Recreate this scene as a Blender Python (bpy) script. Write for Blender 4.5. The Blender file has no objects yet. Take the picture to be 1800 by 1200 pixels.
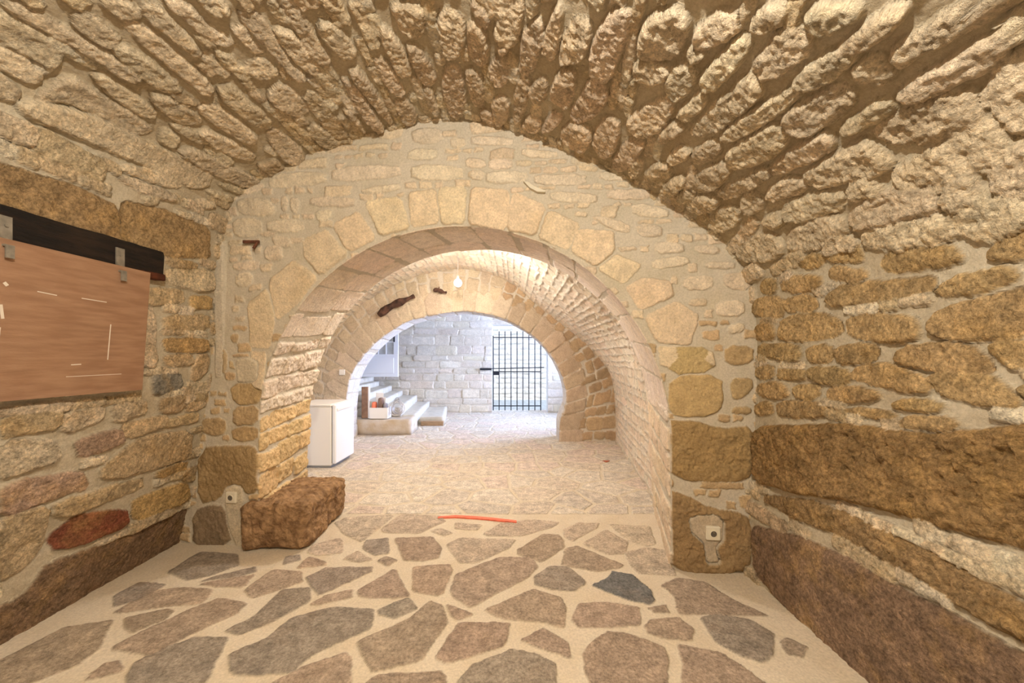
import bpy, math, random
import numpy as np
from mathutils import Vector
R = random.Random(7)
rng = np.random.default_rng(11)
S = bpy.context.scene
COL = S.collection
F = 680.0; CX = 900.0; CY = 630.0; EYE = 1.35      # focal length in px, horizon, eye height

# ------------------------------------------------------------------ helpers
def tag(o, label=None, cat=None, group=None, kind=None):
    for k, v in (('label', label), ('category', cat), ('group', group), ('kind', kind)):
        if v: o[k] = v
    return o
def thing(name, loc, label, cat, group=None, rz=0):
    o = bpy.data.objects.new(name, None); o.empty_display_size = .05
    COL.objects.link(o); o.location = loc; o.rotation_euler.z = rz
    return tag(o, label, cat, group)
def node_mat(name, col, rough=.6, metal=0, noise=0., nscale=20, bump=0., bscale=60, emit=None, estr=0, stretch=None, col2=None, spec=.3, alpha=None):
    m = bpy.data.materials.new(name); m.use_nodes = True
    nt = m.node_tree; N = nt.nodes; L = nt.links
    b = N['Principled BSDF']
    b.inputs['Base Color'].default_value = (*col, 1); b.inputs['Roughness'].default_value = rough
    b.inputs['Metallic'].default_value = metal
    b.inputs['Specular IOR Level'].default_value = spec
    tc = N.new('ShaderNodeTexCoord'); mp = N.new('ShaderNodeMapping')
    L.new(tc.outputs['Object'], mp.inputs['Vector'])
    if stretch: mp.inputs['Scale'].default_value = stretch
    if noise or col2:
        n = N.new('ShaderNodeTexNoise'); n.inputs['Scale'].default_value = nscale; n.inputs['Detail'].default_value = 6
        L.new(mp.outputs[0], n.inputs['Vector'])
        mx = N.new('ShaderNodeMix'); mx.data_type = 'RGBA'
        a = col; c = col2 or tuple(x*(1-noise) for x in col)
        r = N.new('ShaderNodeMapRange'); r.inputs[1].default_value = .35; r.inputs[2].default_value = .65
        L.new(n.outputs[0], r.inputs[0]); L.new(r.outputs[0], mx.inputs[0])
        mx.inputs[6].default_value = (*a, 1); mx.inputs[7].default_value = (*c, 1)
        L.new(mx.outputs[2], b.inputs['Base Color'])
    if bump:
        n2 = N.new('ShaderNodeTexNoise'); n2.inputs['Scale'].default_value = bscale; n2.inputs['Detail'].default_value = 5
        L.new(mp.outputs[0], n2.inputs['Vector'])
        bp = N.new('ShaderNodeBump'); bp.inputs['Distance'].default_value = bump; bp.inputs['Strength'].default_value = 1
        L.new(n2.outputs[0], bp.inputs['Height']); L.new(bp.outputs[0], b.inputs['Normal'])
    if emit:
        b.inputs['Emission Color'].default_value = (*emit, 1); b.inputs['Emission Strength'].default_value = estr
    return m
def mesh_obj(name, verts, faces, mat, parent=None, loc=None, smooth=False):
    me = bpy.data.meshes.new(name); me.from_pydata([tuple(v) for v in verts], [], faces); me.update()
    if mat: me.materials.append(mat)
    if smooth:
        for p in me.polygons: p.use_smooth = True
    o = bpy.data.objects.new(name, me); COL.objects.link(o)
    if parent: o.parent = parent
    if loc: o.location = loc
    return o
class MB:
    """collects boxes, tubes and sheets into one mesh"""
    def __init__(s): s.v = []; s.f = []
    def box(s, x0, x1, y0, y1, z0, z1, ch=0.):
        c = min(ch, (x1-x0)*.45, (y1-y0)*.45, (z1-z0)*.45)
        b = len(s.v)
        if c <= 0:
            for z in (z0, z1):
                s.v += [(x0,y0,z),(x1,y0,z),(x1,y1,z),(x0,y1,z)]
            s.f += [tuple(b+i for i in q) for q in ((3,2,1,0),(4,5,6,7),(0,1,5,4),(1,2,6,5),(2,3,7,6),(3,0,4,7))]
            return s
        def oct_(xa,xb,ya,yb,k,z):
            return [(xa+k,ya,z),(xb-k,ya,z),(xb,ya+k,z),(xb,yb-k,z),(xb-k,yb,z),(xa+k,yb,z),(xa,yb-k,z),(xa,ya+k,z)]
        s.v += oct_(x0+c,x1-c,y0+c,y1-c,c*.3,z0)+oct_(x0,x1,y0,y1,c,z0+c)+oct_(x0,x1,y0,y1,c,z1-c)+oct_(x0+c,x1-c,y0+c,y1-c,c*.3,z1)
        s.f.append(tuple(b+7-i for i in range(8)))
        for r in range(3):
            for i in range(8):
                j = (i+1) % 8
                s.f.append((b+r*8+i, b+r*8+j, b+r*8+8+j, b+r*8+8+i))
        s.f.append(tuple(b+24+i for i in range(8)))
        return s
    def tube(s, pts, r, n=8, cap=True):
        pts = [Vector(p) for p in pts]; b = len(s.v)
        rs = r if isinstance(r, (list, tuple)) else [r]*len(pts)
        up = None
        for i, p in enumerate(pts):
            d = (pts[min(i+1, len(pts)-1)]-pts[max(i-1, 0)]).normalized()
            if up is None: up = Vector((0,0,1)) if abs(d.z) < .9 else Vector((1,0,0))
            a = d.cross(up).normalized(); up = a.cross(d).normalized()
            for k in range(n):
                t = 2*math.pi*k/n
                s.v.append(tuple(p+a*math.cos(t)*rs[i]+up*math.sin(t)*rs[i]))
        for i in range(len(pts)-1):
            for k in range(n):
                j = (k+1) % n
                s.f.append((b+i*n+k, b+i*n+j, b+i*n+n+j, b+i*n+n+k))
        if cap:
            s.f.append(tuple(b+n-1-k for k in range(n))); s.f.append(tuple(b+(len(pts)-1)*n+k for k in range(n)))
        return s
    def build(s, name, mat, parent=None, loc=None, smooth=False):
        return mesh_obj(name, s.v, s.f, mat, parent, loc, smooth)

# ------------------------------------------------------------------ numpy noise
def _h(ix, iy, iz, seed):
    n = (ix*374761393 + iy*668265263 + iz*2147483647 + seed*144665) & 0xffffffff
    n = ((n ^ (n >> 13)) * 1274126177) & 0xffffffff
    return ((n ^ (n >> 16)) & 0xffff)/65535.0
def vnoise(P, sc, seed=0):
    Q = P*sc; I = np.floor(Q).astype(np.int64); f = Q-I; f = f*f*(3-2*f)
    out = 0
    for dx in (0, 1):
        for dy in (0, 1):
            for dz in (0, 1):
                w = (f[:,0] if dx else 1-f[:,0])*(f[:,1] if dy else 1-f[:,1])*(f[:,2] if dz else 1-f[:,2])
                out = out + w*_h(I[:,0]+dx, I[:,1]+dy, I[:,2]+dz, seed)
    return out*2-1
def fnoise(P, sc, oct=3, seed=0, gain=.5):
    o = 0; a = 1; t = 0
    for k in range(oct):
        o = o + a*vnoise(P, sc*2**k, seed+k*17); t += a; a *= gain
    return o/t
def sst(x, a, b):
    t = np.clip((x-a)/(b-a), 0, 1); return t*t*(3-2*t)

# ------------------------------------------------------------------ stone pattern
# a stone: dict(p=Nx2 polygon, H height, c colour, w edge rounding, g=grain amplitude)
def stone(p, H=.015, c=(.5,.38,.23), w=.02, g=.003, cut=.22):
    p = np.array(p, float)
    if cut:
        q = []
        for i in range(len(p)):
            a, b = p[i], p[(i+1) % len(p)]
            q += [a+(b-a)*cut, b-(b-a)*cut]
        p = np.array(q)
    return dict(p=p, H=H, c=c, w=w, g=g)
def inpoly(P, poly):
    x, y = P[:,0], P[:,1]; ins = np.zeros(len(P), bool)
    for i in range(len(poly)):
        x0, y0 = poly[i]; x1, y1 = poly[(i+1) % len(poly)]
        if y0 == y1: continue
        c = ((y0 > y) != (y1 > y)) & (x < (x1-x0)*(y-y0)/(y1-y0)+x0)
        ins ^= c
    return ins
def pdist(P, poly):
    d = np.full(len(P), 1e9)
    for i in range(len(poly)):
        a = poly[i]; e = poly[(i+1) % len(poly)]-a; L = max(e@e, 1e-12)
        v = P-a; t = np.clip((v@e)/L, 0, 1)
        d = np.minimum(d, ((v-t[:,None]*e)**2).sum(1))
    d = np.sqrt(d)
    return np.where(inpoly(P, poly), d, -d)
def evaluate(P, stones):
    best = np.full(len(P), -.06); idx = np.full(len(P), -1)
    order = np.argsort(P[:,0]); xs = P[order,0]
    for k, s in enumerate(stones):
        lo = s['p'].min(0)-.03; hi = s['p'].max(0)+.03
        a, b = np.searchsorted(xs, [lo[0], hi[0]])
        if b <= a: continue
        ii = order[a:b]; y = P[ii,1]; ii = ii[(y > lo[1]) & (y < hi[1])]
        if len(ii) == 0: continue
        d = pdist(P[ii], s['p'])
        m = d > (-.008 if s.get('top') else best[ii]); best[ii[m]] = d[m]; idx[ii[m]] = k
    return best, idx
def rows(a0, a1, b0, b1, th, ln, pal, H=(.01,.02), gap=.012, jit=.012, w=.02, g=.003, avoid=(), swap=False, thf=None, lnf=None, r=None, aflow=None):
    """courses stacked along a, stones laid along b"""
    r = r or R; out = []; a = a0; AV = [s['p'] for s in avoid]
    AB = [(p.min(0), p.max(0)) for p in AV]
    while a < a1:
        t = r.uniform(*th)*(thf(a) if thf else 1); b = b0-r.uniform(0, ln[1])
        while b < b1:
            l = r.uniform(*ln)*(lnf(a, b) if lnf else 1)
            if b < b0: l = max(.02, l-(b0-b)); b = b0
            tt = t*r.uniform(.8, 1.0); off = (t-tt)*r.random()
            q = [(a+off+gap/2, b+gap/2), (a+off+tt-gap/2, b+gap/2), (a+off+tt-gap/2, b+l-gap/2), (a+off+gap/2, b+l-gap/2)]
            mid = [((q[i][0]+q[(i+1)%4][0])/2, (q[i][1]+q[(i+1)%4][1])/2) for i in range(4)]
            q = [q[0], mid[0], q[1], mid[1], q[2], mid[2], q[3], mid[3]]
            q = [(x+r.uniform(-jit, jit), y+r.uniform(-jit, jit)*1.3) for x, y in q]
            if swap: q = [(y, x) for x, y in q]
            qa = np.array(q); ok = True
            if AV:
                lo, hi = qa.min(0), qa.max(0); T = np.vstack([qa, qa.mean(0), (qa+qa.mean(0))/2])
                for p, (pl, ph) in zip(AV, AB):
                    if hi[0] < pl[0] or lo[0] > ph[0] or hi[1] < pl[1] or lo[1] > ph[1]: continue
                    if inpoly(T, p).any() or inpoly(p, qa).any(): ok = False; break
            if ok:
                out.append(stone(q, r.uniform(*H), r.choice(pal) if not callable(pal) else pal(qa.mean(0)), w, g, .18))
            b += l
        a += t
    return out
def tint(c, r=R, k=.12):
    f = r.uniform(1-k, 1+k); return tuple(min(.95, x*f*r.uniform(.985, 1.015)) for x in c)

def surf(name, base, pat, stones, mortar, mat, warp=.010, flip=False, mass=None, ext=None, wseed=3, msk=None, undul=.006, mgrain=.0025, grow=.005, normals=None):
    """base nu x nv x 3 grid of real positions, pat nu x nv x 2 pattern coordinates in metres"""
    nu, nv = base.shape[:2]
    du = np.gradient(base, axis=0); dv = np.gradient(base, axis=1)
    n = np.cross(du, dv); n /= np.linalg.norm(n, axis=2, keepdims=True)+1e-12
    if normals is not None: n = normals
    if flip: n = -n
    B = base.reshape(-1, 3); Nn = n.reshape(-1, 3); P = pat.reshape(-1, 2).copy()
    wx = fnoise(B, 14, 2, wseed); wy = fnoise(B, 14, 2, wseed+50)
    wx2 = fnoise(B, 42, 3, wseed+9); wy2 = fnoise(B, 42, 3, wseed+59)
    P[:,0] += warp*(.7*wx+.65*wx2); P[:,1] += warp*(.7*wy+.65*wy2)
    d, k = evaluate(P, stones); d = d+np.where(k >= 0, grow, 0)
    H = np.array([s['H'] for s in stones]+[0.]); W = np.array([s['w'] for s in stones]+[.02]); G = np.array([s['g'] for s in stones]+[0.])
    C = np.array([s['c'] for s in stones]+[mortar]); cen = np.array([s['p'].mean(0) for s in stones]+[[0, 0]])
    tl = np.random.default_rng(5).uniform(-.09, .09, (len(stones)+1, 2))
    if ext is not None:                     # second layer (for instance voronoi paving) where ext gives d, colour
        d2, c2, sel, h2 = ext(P, B)
        col = np.where((sel)[:,None], c2, C[k]); d = np.where(sel, d2, d)
        Hk = np.where(sel, h2, H[k]); Wk = np.where(sel, .012, W[k]); Gk = np.where(sel, .0015, G[k])
        tilt = np.zeros(len(B))
    else:
        col = C[k]; Hk = H[k]; Wk = W[k]; Gk = G[k]
        tilt = ((P-cen[k])*tl[k]).sum(1).clip(-.012, .012)
    t = np.clip(d/Wk, 0, 1); prof = np.sqrt(1-(1-t)**2)
    mask = sst(d, -.001, .005)
    rough = fnoise(B, 22, 3, 91, .6); rough2 = fnoise(B, 75, 2, 131, .6)
    pits = np.clip(vnoise(B, 48, 211)-.25, 0, 1)
    h = prof*(Hk + tilt*np.minimum(1, Hk/.01)) + mask*Gk*(rough*1.6+rough2*.8-pits*1.5) + (1-mask)*mgrain*fnoise(B, 30, 2, 77) + undul*fnoise(B, 2.2, 2, 5)
    if msk is not None: h = h*msk(B, P)
    V = B+Nn*h[:,None]
    if mass is not None: V = mass(V)
    ij = np.arange(nu*nv).reshape(nu, nv)
    q = np.stack([ij[:-1,:-1], ij[1:,:-1], ij[1:,1:], ij[:-1,1:]], -1).reshape(-1, 4)
    if flip: q = q[:, ::-1]
    me = bpy.data.meshes.new(name)
    me.vertices.add(len(V)); me.vertices.foreach_set('co', V.astype(np.float32).ravel())
    me.loops.add(q.size); me.loops.foreach_set('vertex_index', q.astype(np.int32).ravel())
    me.polygons.add(len(q)); me.polygons.foreach_set('loop_start', np.arange(0, q.size, 4, dtype=np.int32))
    me.polygons.foreach_set('use_smooth', np.ones(len(q), bool))
    me.update(calc_edges=True)
    a = me.color_attributes.new('Col', 'FLOAT_COLOR', 'POINT')
    a.data.foreach_set('color', np.hstack([col, mask[:,None]]).astype(np.float32).ravel())
    a2 = me.attributes.new('stone', 'FLOAT', 'POINT'); a2.data.foreach_set('value', mask.astype(np.float32))
    me.materials.append(mat)
    o = bpy.data.objects.new(name, me); COL.objects.link(o); tag(o, kind='structure')
    return o

def masonry(name, mortar, mortar2, ochre=(.42,.25,.09), ochre_amt=.35, bump=.004, grain=.25, fs=1.0, rough=.9, dark=.0):
    m = bpy.data.materials.new(name); m.use_nodes = True
    nt = m.node_tree; N = nt.nodes; L = nt.links; b = N['Principled BSDF']
    b.inputs['Roughness'].default_value = rough; b.inputs['Specular IOR Level'].default_value = .12
    def noise(s, d=5, r=.6):
        n = N.new('ShaderNodeTexNoise'); n.inputs['Scale'].default_value = s*fs; n.inputs['Detail'].default_value = d
        n.inputs['Roughness'].default_value = r; L.new(tc.outputs['Object'], n.inputs['Vector']); return n.outputs[0]
    def rng_(x, a, b_, c, d):
        r = N.new('ShaderNodeMapRange'); L.new(x, r.inputs[0])
        for i, v in enumerate((a, b_, c, d)): r.inputs[i+1].default_value = v
        return r.outputs[0]
    def mix(f, A, B_, mode='MIX'):
        x = N.new('ShaderNodeMix'); x.data_type = 'RGBA'; x.blend_type = mode
        if isinstance(f, float): x.inputs[0].default_value = f
        else: L.new(f, x.inputs[0])
        for i, v in ((6, A), (7, B_)):
            if isinstance(v, tuple): x.inputs[i].default_value = (*v, 1)
            else: L.new(v, x.inputs[i])
        return x.outputs[2]
    def gray(x):
        c = N.new('ShaderNodeCombineColor')
        for i in range(3): L.new(x, c.inputs[i])
        return c.outputs[0]
    tc = N.new('ShaderNodeTexCoord')
    at = N.new('ShaderNodeAttribute'); at.attribute_name = 'Col'
    st = N.new('ShaderNodeAttribute'); st.attribute_name = 'stone'
    c = at.outputs['Color']
    c = mix(rng_(noise(5, 4), .5, .72, 0, ochre_amt), c, ochre)
    c = mix(1.0, c, gray(rng_(noise(13, 6, .7), .3, .7, 1-grain, 1+grain*.8)), 'MULTIPLY')
    c = mix(1.0, c, gray(rng_(noise(70, 4, .7), .35, .65, 1-grain*.9, 1+grain*.7)), 'MULTIPLY')
    v = N.new('ShaderNodeTexVoronoi'); v.inputs['Scale'].default_value = 70*fs; L.new(tc.outputs['Object'], v.inputs['Vector'])
    c = mix(rng_(v.outputs['Distance'], .05, .35, .35, 0), c, mix(1.0, c, (.45,.36,.27), 'MULTIPLY'))
    mc = mix(rng_(noise(4, 5), .4, .65, 0, 1), mortar, mortar2)
    mc = mix(1.0, mc, gray(rng_(noise(90, 3), .3, .7, .86, 1.12)), 'MULTIPLY')
    out = mix(st.outputs['Fac'], mc, c)
    L.new(out, b.inputs['Base Color'])
    n1 = noise(42, 6, .7); n2 = noise(140, 3, .7)
    ad = N.new('ShaderNodeMath'); ad.operation = 'MULTIPLY_ADD'; L.new(n2, ad.inputs[0]); ad.inputs[1].default_value = .35; L.new(n1, ad.inputs[2])
    sm = N.new('ShaderNodeMath'); sm.operation = 'MULTIPLY'; L.new(ad.outputs[0], sm.inputs[0]); L.new(rng_(st.outputs['Fac'], 0, 1, .3, 1), sm.inputs[1])
    bp = N.new('ShaderNodeBump'); bp.inputs['Distance'].default_value = bump*2.2; bp.inputs['Strength'].default_value = 1
    L.new(sm.outputs[0], bp.inputs['Height']); L.new(bp.outputs[0], b.inputs['Normal'])
    return m

# ------------------------------------------------------------------ materials
M_VAULT = masonry('vault_stone', (.47,.40,.285), (.38,.31,.205), (.58,.42,.22), .35, .009, .34)
M_WALL = masonry('wall_stone', (.50,.44,.33), (.44,.37,.26), (.50,.31,.11), .5, .009, .42)
M_FACE = masonry('arch_stone', (.54,.48,.38), (.49,.43,.32), (.62,.46,.25), .3, .004, .18)
M_FLOOR = masonry('paving_stone', (.62,.54,.42), (.58,.49,.36), (.36,.26,.18), .35, .005, .36, rough=.75)
M_PALE = masonry('pale_stone', (.56,.50,.41), (.52,.46,.36), (.56,.44,.30), .2, .005, .16)
M_OUT = masonry('sunlit_stone', (.55,.52,.46), (.5,.47,.4), (.5,.42,.3), .2, .004, .15)

# ------------------------------------------------------------------ profile of the near vault
def catmull(P, n=24):
    P = np.array(P, float); Q = np.vstack([2*P[0]-P[1], P, 2*P[-1]-P[-2]]); out = []
    for i in range(1, len(Q)-2):
        for k in range(n):
            t = k/n; a, b, c, d = Q[i-1], Q[i], Q[i+1], Q[i+2]
            out.append(.5*((2*b)+(-a+c)*t+(2*a-5*b+4*c-d)*t*t+(-a+3*b-3*c+d)*t**3))
    out.append(P[-1]); return np.array(out)
class Curve:
    def __init__(s, P):
        s.P = np.array(P, float); s.d = np.r_[0, np.cumsum(np.linalg.norm(np.diff(s.P, axis=0), axis=1))]; s.L = s.d[-1]
    def at(s, t):
        t = np.asarray(t); return np.stack([np.interp(t, s.d, s.P[:,i]) for i in range(s.P.shape[1])], -1)
FS = .10; FD = 2.595                       # plane of the near arch face: y = FD - FS*x
def face_pt(px, py, D0=FD, sl=FS):
    u = (px-CX)/F; D = D0/(1+sl*u); return (u*D, EYE+(CY-py)/F*D)
junction = [(410,355),(500,290),(600,250),(700,224),(790,208),(900,226),(1000,266),(1100,310),(1200,372),(1260,412),(1308,468),(1328,530),(1331,640),(1330,760),(1322,880)]
prof_pts = [(-2.44,-.03),(-2.36,.3),(-2.27,.75),(-2.19,1.35),(-2.15,1.9)] + [face_pt(*p) for p in junction] + [(1.475,-.03)]
VP = Curve(catmull(prof_pts, 16))
VD = np.r_[VP.d[0]-3, VP.d, VP.L+3]
def vault_sy(px, py):
    """where the sight line through a photo point meets the near vault: (arc length, depth)"""
    u = (px-CX)/F; v = (CY-py)/F; P = np.vstack([[-2.7, -3.0], VP.P, [1.40, -3.0]])
    x0, z0 = P[:-1,0], P[:-1,1]-EYE; x1, z1 = P[1:,0], P[1:,1]-EYE
    c0 = x0*v-z0*u; c1 = x1*v-z1*u
    best = None
    for i in np.nonzero(c0*c1 <= 0)[0]:
        t = c0[i]/(c0[i]-c1[i]+1e-12); x = x0[i]+t*(x1[i]-x0[i]); z = z0[i]+t*(z1[i]-z0[i])
        y = (x*u+z*v)/(u*u+v*v)
        if y > 0 and (best is None or y > best[1]): best = (VD[i]+t*(VD[i+1]-VD[i]), y)
    return best
S_CROWN = vault_sy(790, 208)[0]; S_L = vault_sy(405, 372)[0]; S_R = vault_sy(1312, 474)[0]
def shear(s):
    x = (s-S_CROWN)/(S_R-S_CROWN)
    return .30*np.clip(sst(x, .15, .6)-sst(x, .8, 1.15), 0, 1)
def to_pat(s, y):
    return s+shear(s)*(2.6-y)*np.where(y > 1.0, 1, 1.), y
def crop(poly, ox, oy, sc): return [(ox+x/sc, oy+y/sc) for x, y in poly]
def vstone(poly, **k):
    q = []
    for p in poly:
        s, y = vault_sy(*p); a, y = to_pat(np.array(s), np.array(y)); q.append((float(a), float(y)))
    return stone(q, **k)

# ---- colours
TAN = (.60,.46,.285); BUFF = (.72,.595,.415); GOLD = (.58,.40,.19); BROWN = (.36,.225,.12); PALE = (.72,.62,.46); DARK = (.20,.125,.07); PINK = (.50,.35,.25); RED = (.28,.10,.055); GREY = (.34,.31,.25)
L8 = lambda p: crop(p, 0, 700, 2.4)
L4 = lambda p: crop(p, 0, 340, 3.0)
V1 = lambda p: crop(p, 0, 0, 2.5714)
V3 = lambda p: crop(p, 1100, 0, 2.5714)
V2 = lambda p: crop(p, 600, 0, 3.0)
R4 = lambda p: crop(p, 1200, 400, 3.0)
left_traced = [
 (L8([(0,85),(230,50),(235,115),(100,140),(0,165)]), TAN), (L8([(260,65),(430,40),(420,85),(300,130),(250,125)]), BUFF),
 (L8([(470,30),(600,10),(610,50),(480,100)]), BUFF), (L8([(670,20),(770,0),(775,40),(680,65)]), TAN),
 (L8([(520,110),(690,75),(690,110),(560,160),(520,155)]), TAN), (L8([(690,95),(830,60),(830,95),(700,115)]), TAN),
 (L8([(0,190),(210,170),(230,250),(60,315),(0,325)]), BUFF), (L8([(310,180),(500,130),(510,190),(330,250)]), PINK),
 (L8([(430,290),(600,160),(800,140),(800,250),(500,335),(430,330)]), TAN), (L8([(0,360),(330,310),(370,370),(200,425),(0,490)]), PINK),
 (L8([(235,440),(600,340),(600,375),(300,490),(235,490)]), TAN), (L8([(655,310),(790,270),(780,300),(660,335)]), GOLD),
 (L8([(565,430),(780,350),(790,430),(600,505),(560,490)]), GOLD), (L8([(210,590),(320,500),(520,470),(530,530),(400,590),(240,640)]), RED),
 (L8([(0,500),(200,455),(180,620),(110,710),(0,760)]), TAN),
 (L4([(735,500),(950,510),(960,575),(740,580)]), TAN), (L4([(990,545),(1100,550),(1100,600),(1000,605)]), GOLD),
 (L4([(740,600),(800,600),(810,910),(720,905)]), BUFF), (L4([(850,650),(1080,640),(1090,710),(860,715)]), TAN),
 (L4([(860,770),(1080,770),(1085,830),(880,830)]), GOLD), (L4([(860,860),(1000,850),(1000,900),(880,905)]), TAN),
 (L4([(800,960),(940,950),(950,1020),(800,1060)]), GREY), (L4([(840,1080),(960,1060),(960,1130),(840,1150)]), TAN),
 (L4([(1020,860),(1090,850),(1080,940),(1000,990)]), TAN), (L4([(870,400),(1100,400),(1110,500),(1040,510),(870,465)]), BUFF),
 (L4([(870,335),(1020,370),(1010,390),(870,370)]), TAN),
]
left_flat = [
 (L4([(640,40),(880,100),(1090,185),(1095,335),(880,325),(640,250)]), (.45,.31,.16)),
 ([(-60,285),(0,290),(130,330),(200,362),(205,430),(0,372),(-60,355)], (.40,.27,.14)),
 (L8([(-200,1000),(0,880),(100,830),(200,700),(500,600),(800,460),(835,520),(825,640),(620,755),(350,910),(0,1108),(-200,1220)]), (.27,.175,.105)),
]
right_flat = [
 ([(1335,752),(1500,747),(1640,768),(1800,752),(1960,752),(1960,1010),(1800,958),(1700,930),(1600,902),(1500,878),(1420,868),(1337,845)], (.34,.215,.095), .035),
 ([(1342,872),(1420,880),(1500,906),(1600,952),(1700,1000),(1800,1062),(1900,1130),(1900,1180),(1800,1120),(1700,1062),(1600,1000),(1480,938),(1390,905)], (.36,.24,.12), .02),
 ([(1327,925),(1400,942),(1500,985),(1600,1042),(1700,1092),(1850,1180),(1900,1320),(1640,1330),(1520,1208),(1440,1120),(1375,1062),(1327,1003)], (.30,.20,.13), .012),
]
vault_traced = []
def VL(cropf, lst, c, H=.03):
    for p in lst: vault_traced.append((cropf(p), c, H))
VL(V1, [
 [(-60,60),(0,45),(130,110),(265,220),(255,268),(200,278),(0,165),(-60,120)], [(-60,170),(0,195),(155,285),(165,345),(120,362),(0,300),(-60,250)], [(-60,310),(0,345),(75,400),(60,450),(-60,410)],
 [(80,0),(330,150),(520,260),(640,345),(590,362),(430,250),(280,165),(20,20)],
 [(330,60),(400,60),(520,160),(520,200),(470,200),(340,110)], [(440,0),(560,0),(640,60),(560,85)], 
 [(560,110),(640,110),(780,230),(960,390),(935,432),(820,340),(640,190)], [(500,200),(600,220),(830,400),(740,410),(620,330)],
 [(640,20),(700,20),(780,100),(900,230),(880,245),(820,200),(660,70)], [(740,0),(820,0),(960,130),(1060,190),(1000,200),(860,100)],
 [(1090,50),(1170,60),(1230,150),(1310,280),(1380,340),(1340,350),(1220,220),(1110,110)], [(1250,120),(1330,150),(1440,300),(1430,325),(1370,300),(1260,170)],
 [(970,210),(1060,270),(1130,340),(1100,360),(1000,270)], [(1110,290),(1180,260),(1260,320),(1190,350),(1130,340)],
 [(420,330),(500,350),(700,500),(690,530),(620,510),(450,380)], [(150,450),(280,350),(350,360),(680,570),(670,600),(600,600),(350,470),(230,440)],
 [(60,480),(160,455),(400,520),(700,660),(960,780),(930,840),(860,840),(560,700),(200,560)],
 [(700,420),(760,440),(900,530),(900,560),(820,560),(700,470)], [(900,480),(980,475),(1150,600),(1150,635),(1080,625),(920,520)],
 [(770,560),(820,565),(960,640),(880,640)], [(720,600),(760,585),(810,630),(780,655),(730,640)], [(890,600),(940,585),(1150,690),(1130,725),(1000,680)],
 [(800,680),(870,670),(1160,800),(1160,830),(1110,840),(900,750)], [(990,400),(1040,380),(1220,530),(1210,570),(1150,560),(1010,450)], [(1210,420),(1270,360),(1400,480),(1360,520),(1250,470)],
 [(1200,590),(1250,575),(1380,690),(1330,730),(1260,700)], [(1380,580),(1430,550),(1530,640),(1500,670),(1440,640)],
 [(520,800),(600,810),(780,880),(770,905),(640,870)], [(640,885),(680,880),(700,910),(650,915)], [(790,950),(850,965),(850,990),(790,970)], [(980,820),(1100,850),(1110,870),(1020,850)],
 [(880,900),(950,910),(960,935),(890,930)], [(930,850),(1040,890),(1040,910),(960,890)], [(510,740),(700,770),(820,830),(780,845),(600,790)], [(1440,100),(1500,95),(1600,210),(1600,260),(1540,250),(1450,150)],
 ], BUFF, .026)
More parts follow.
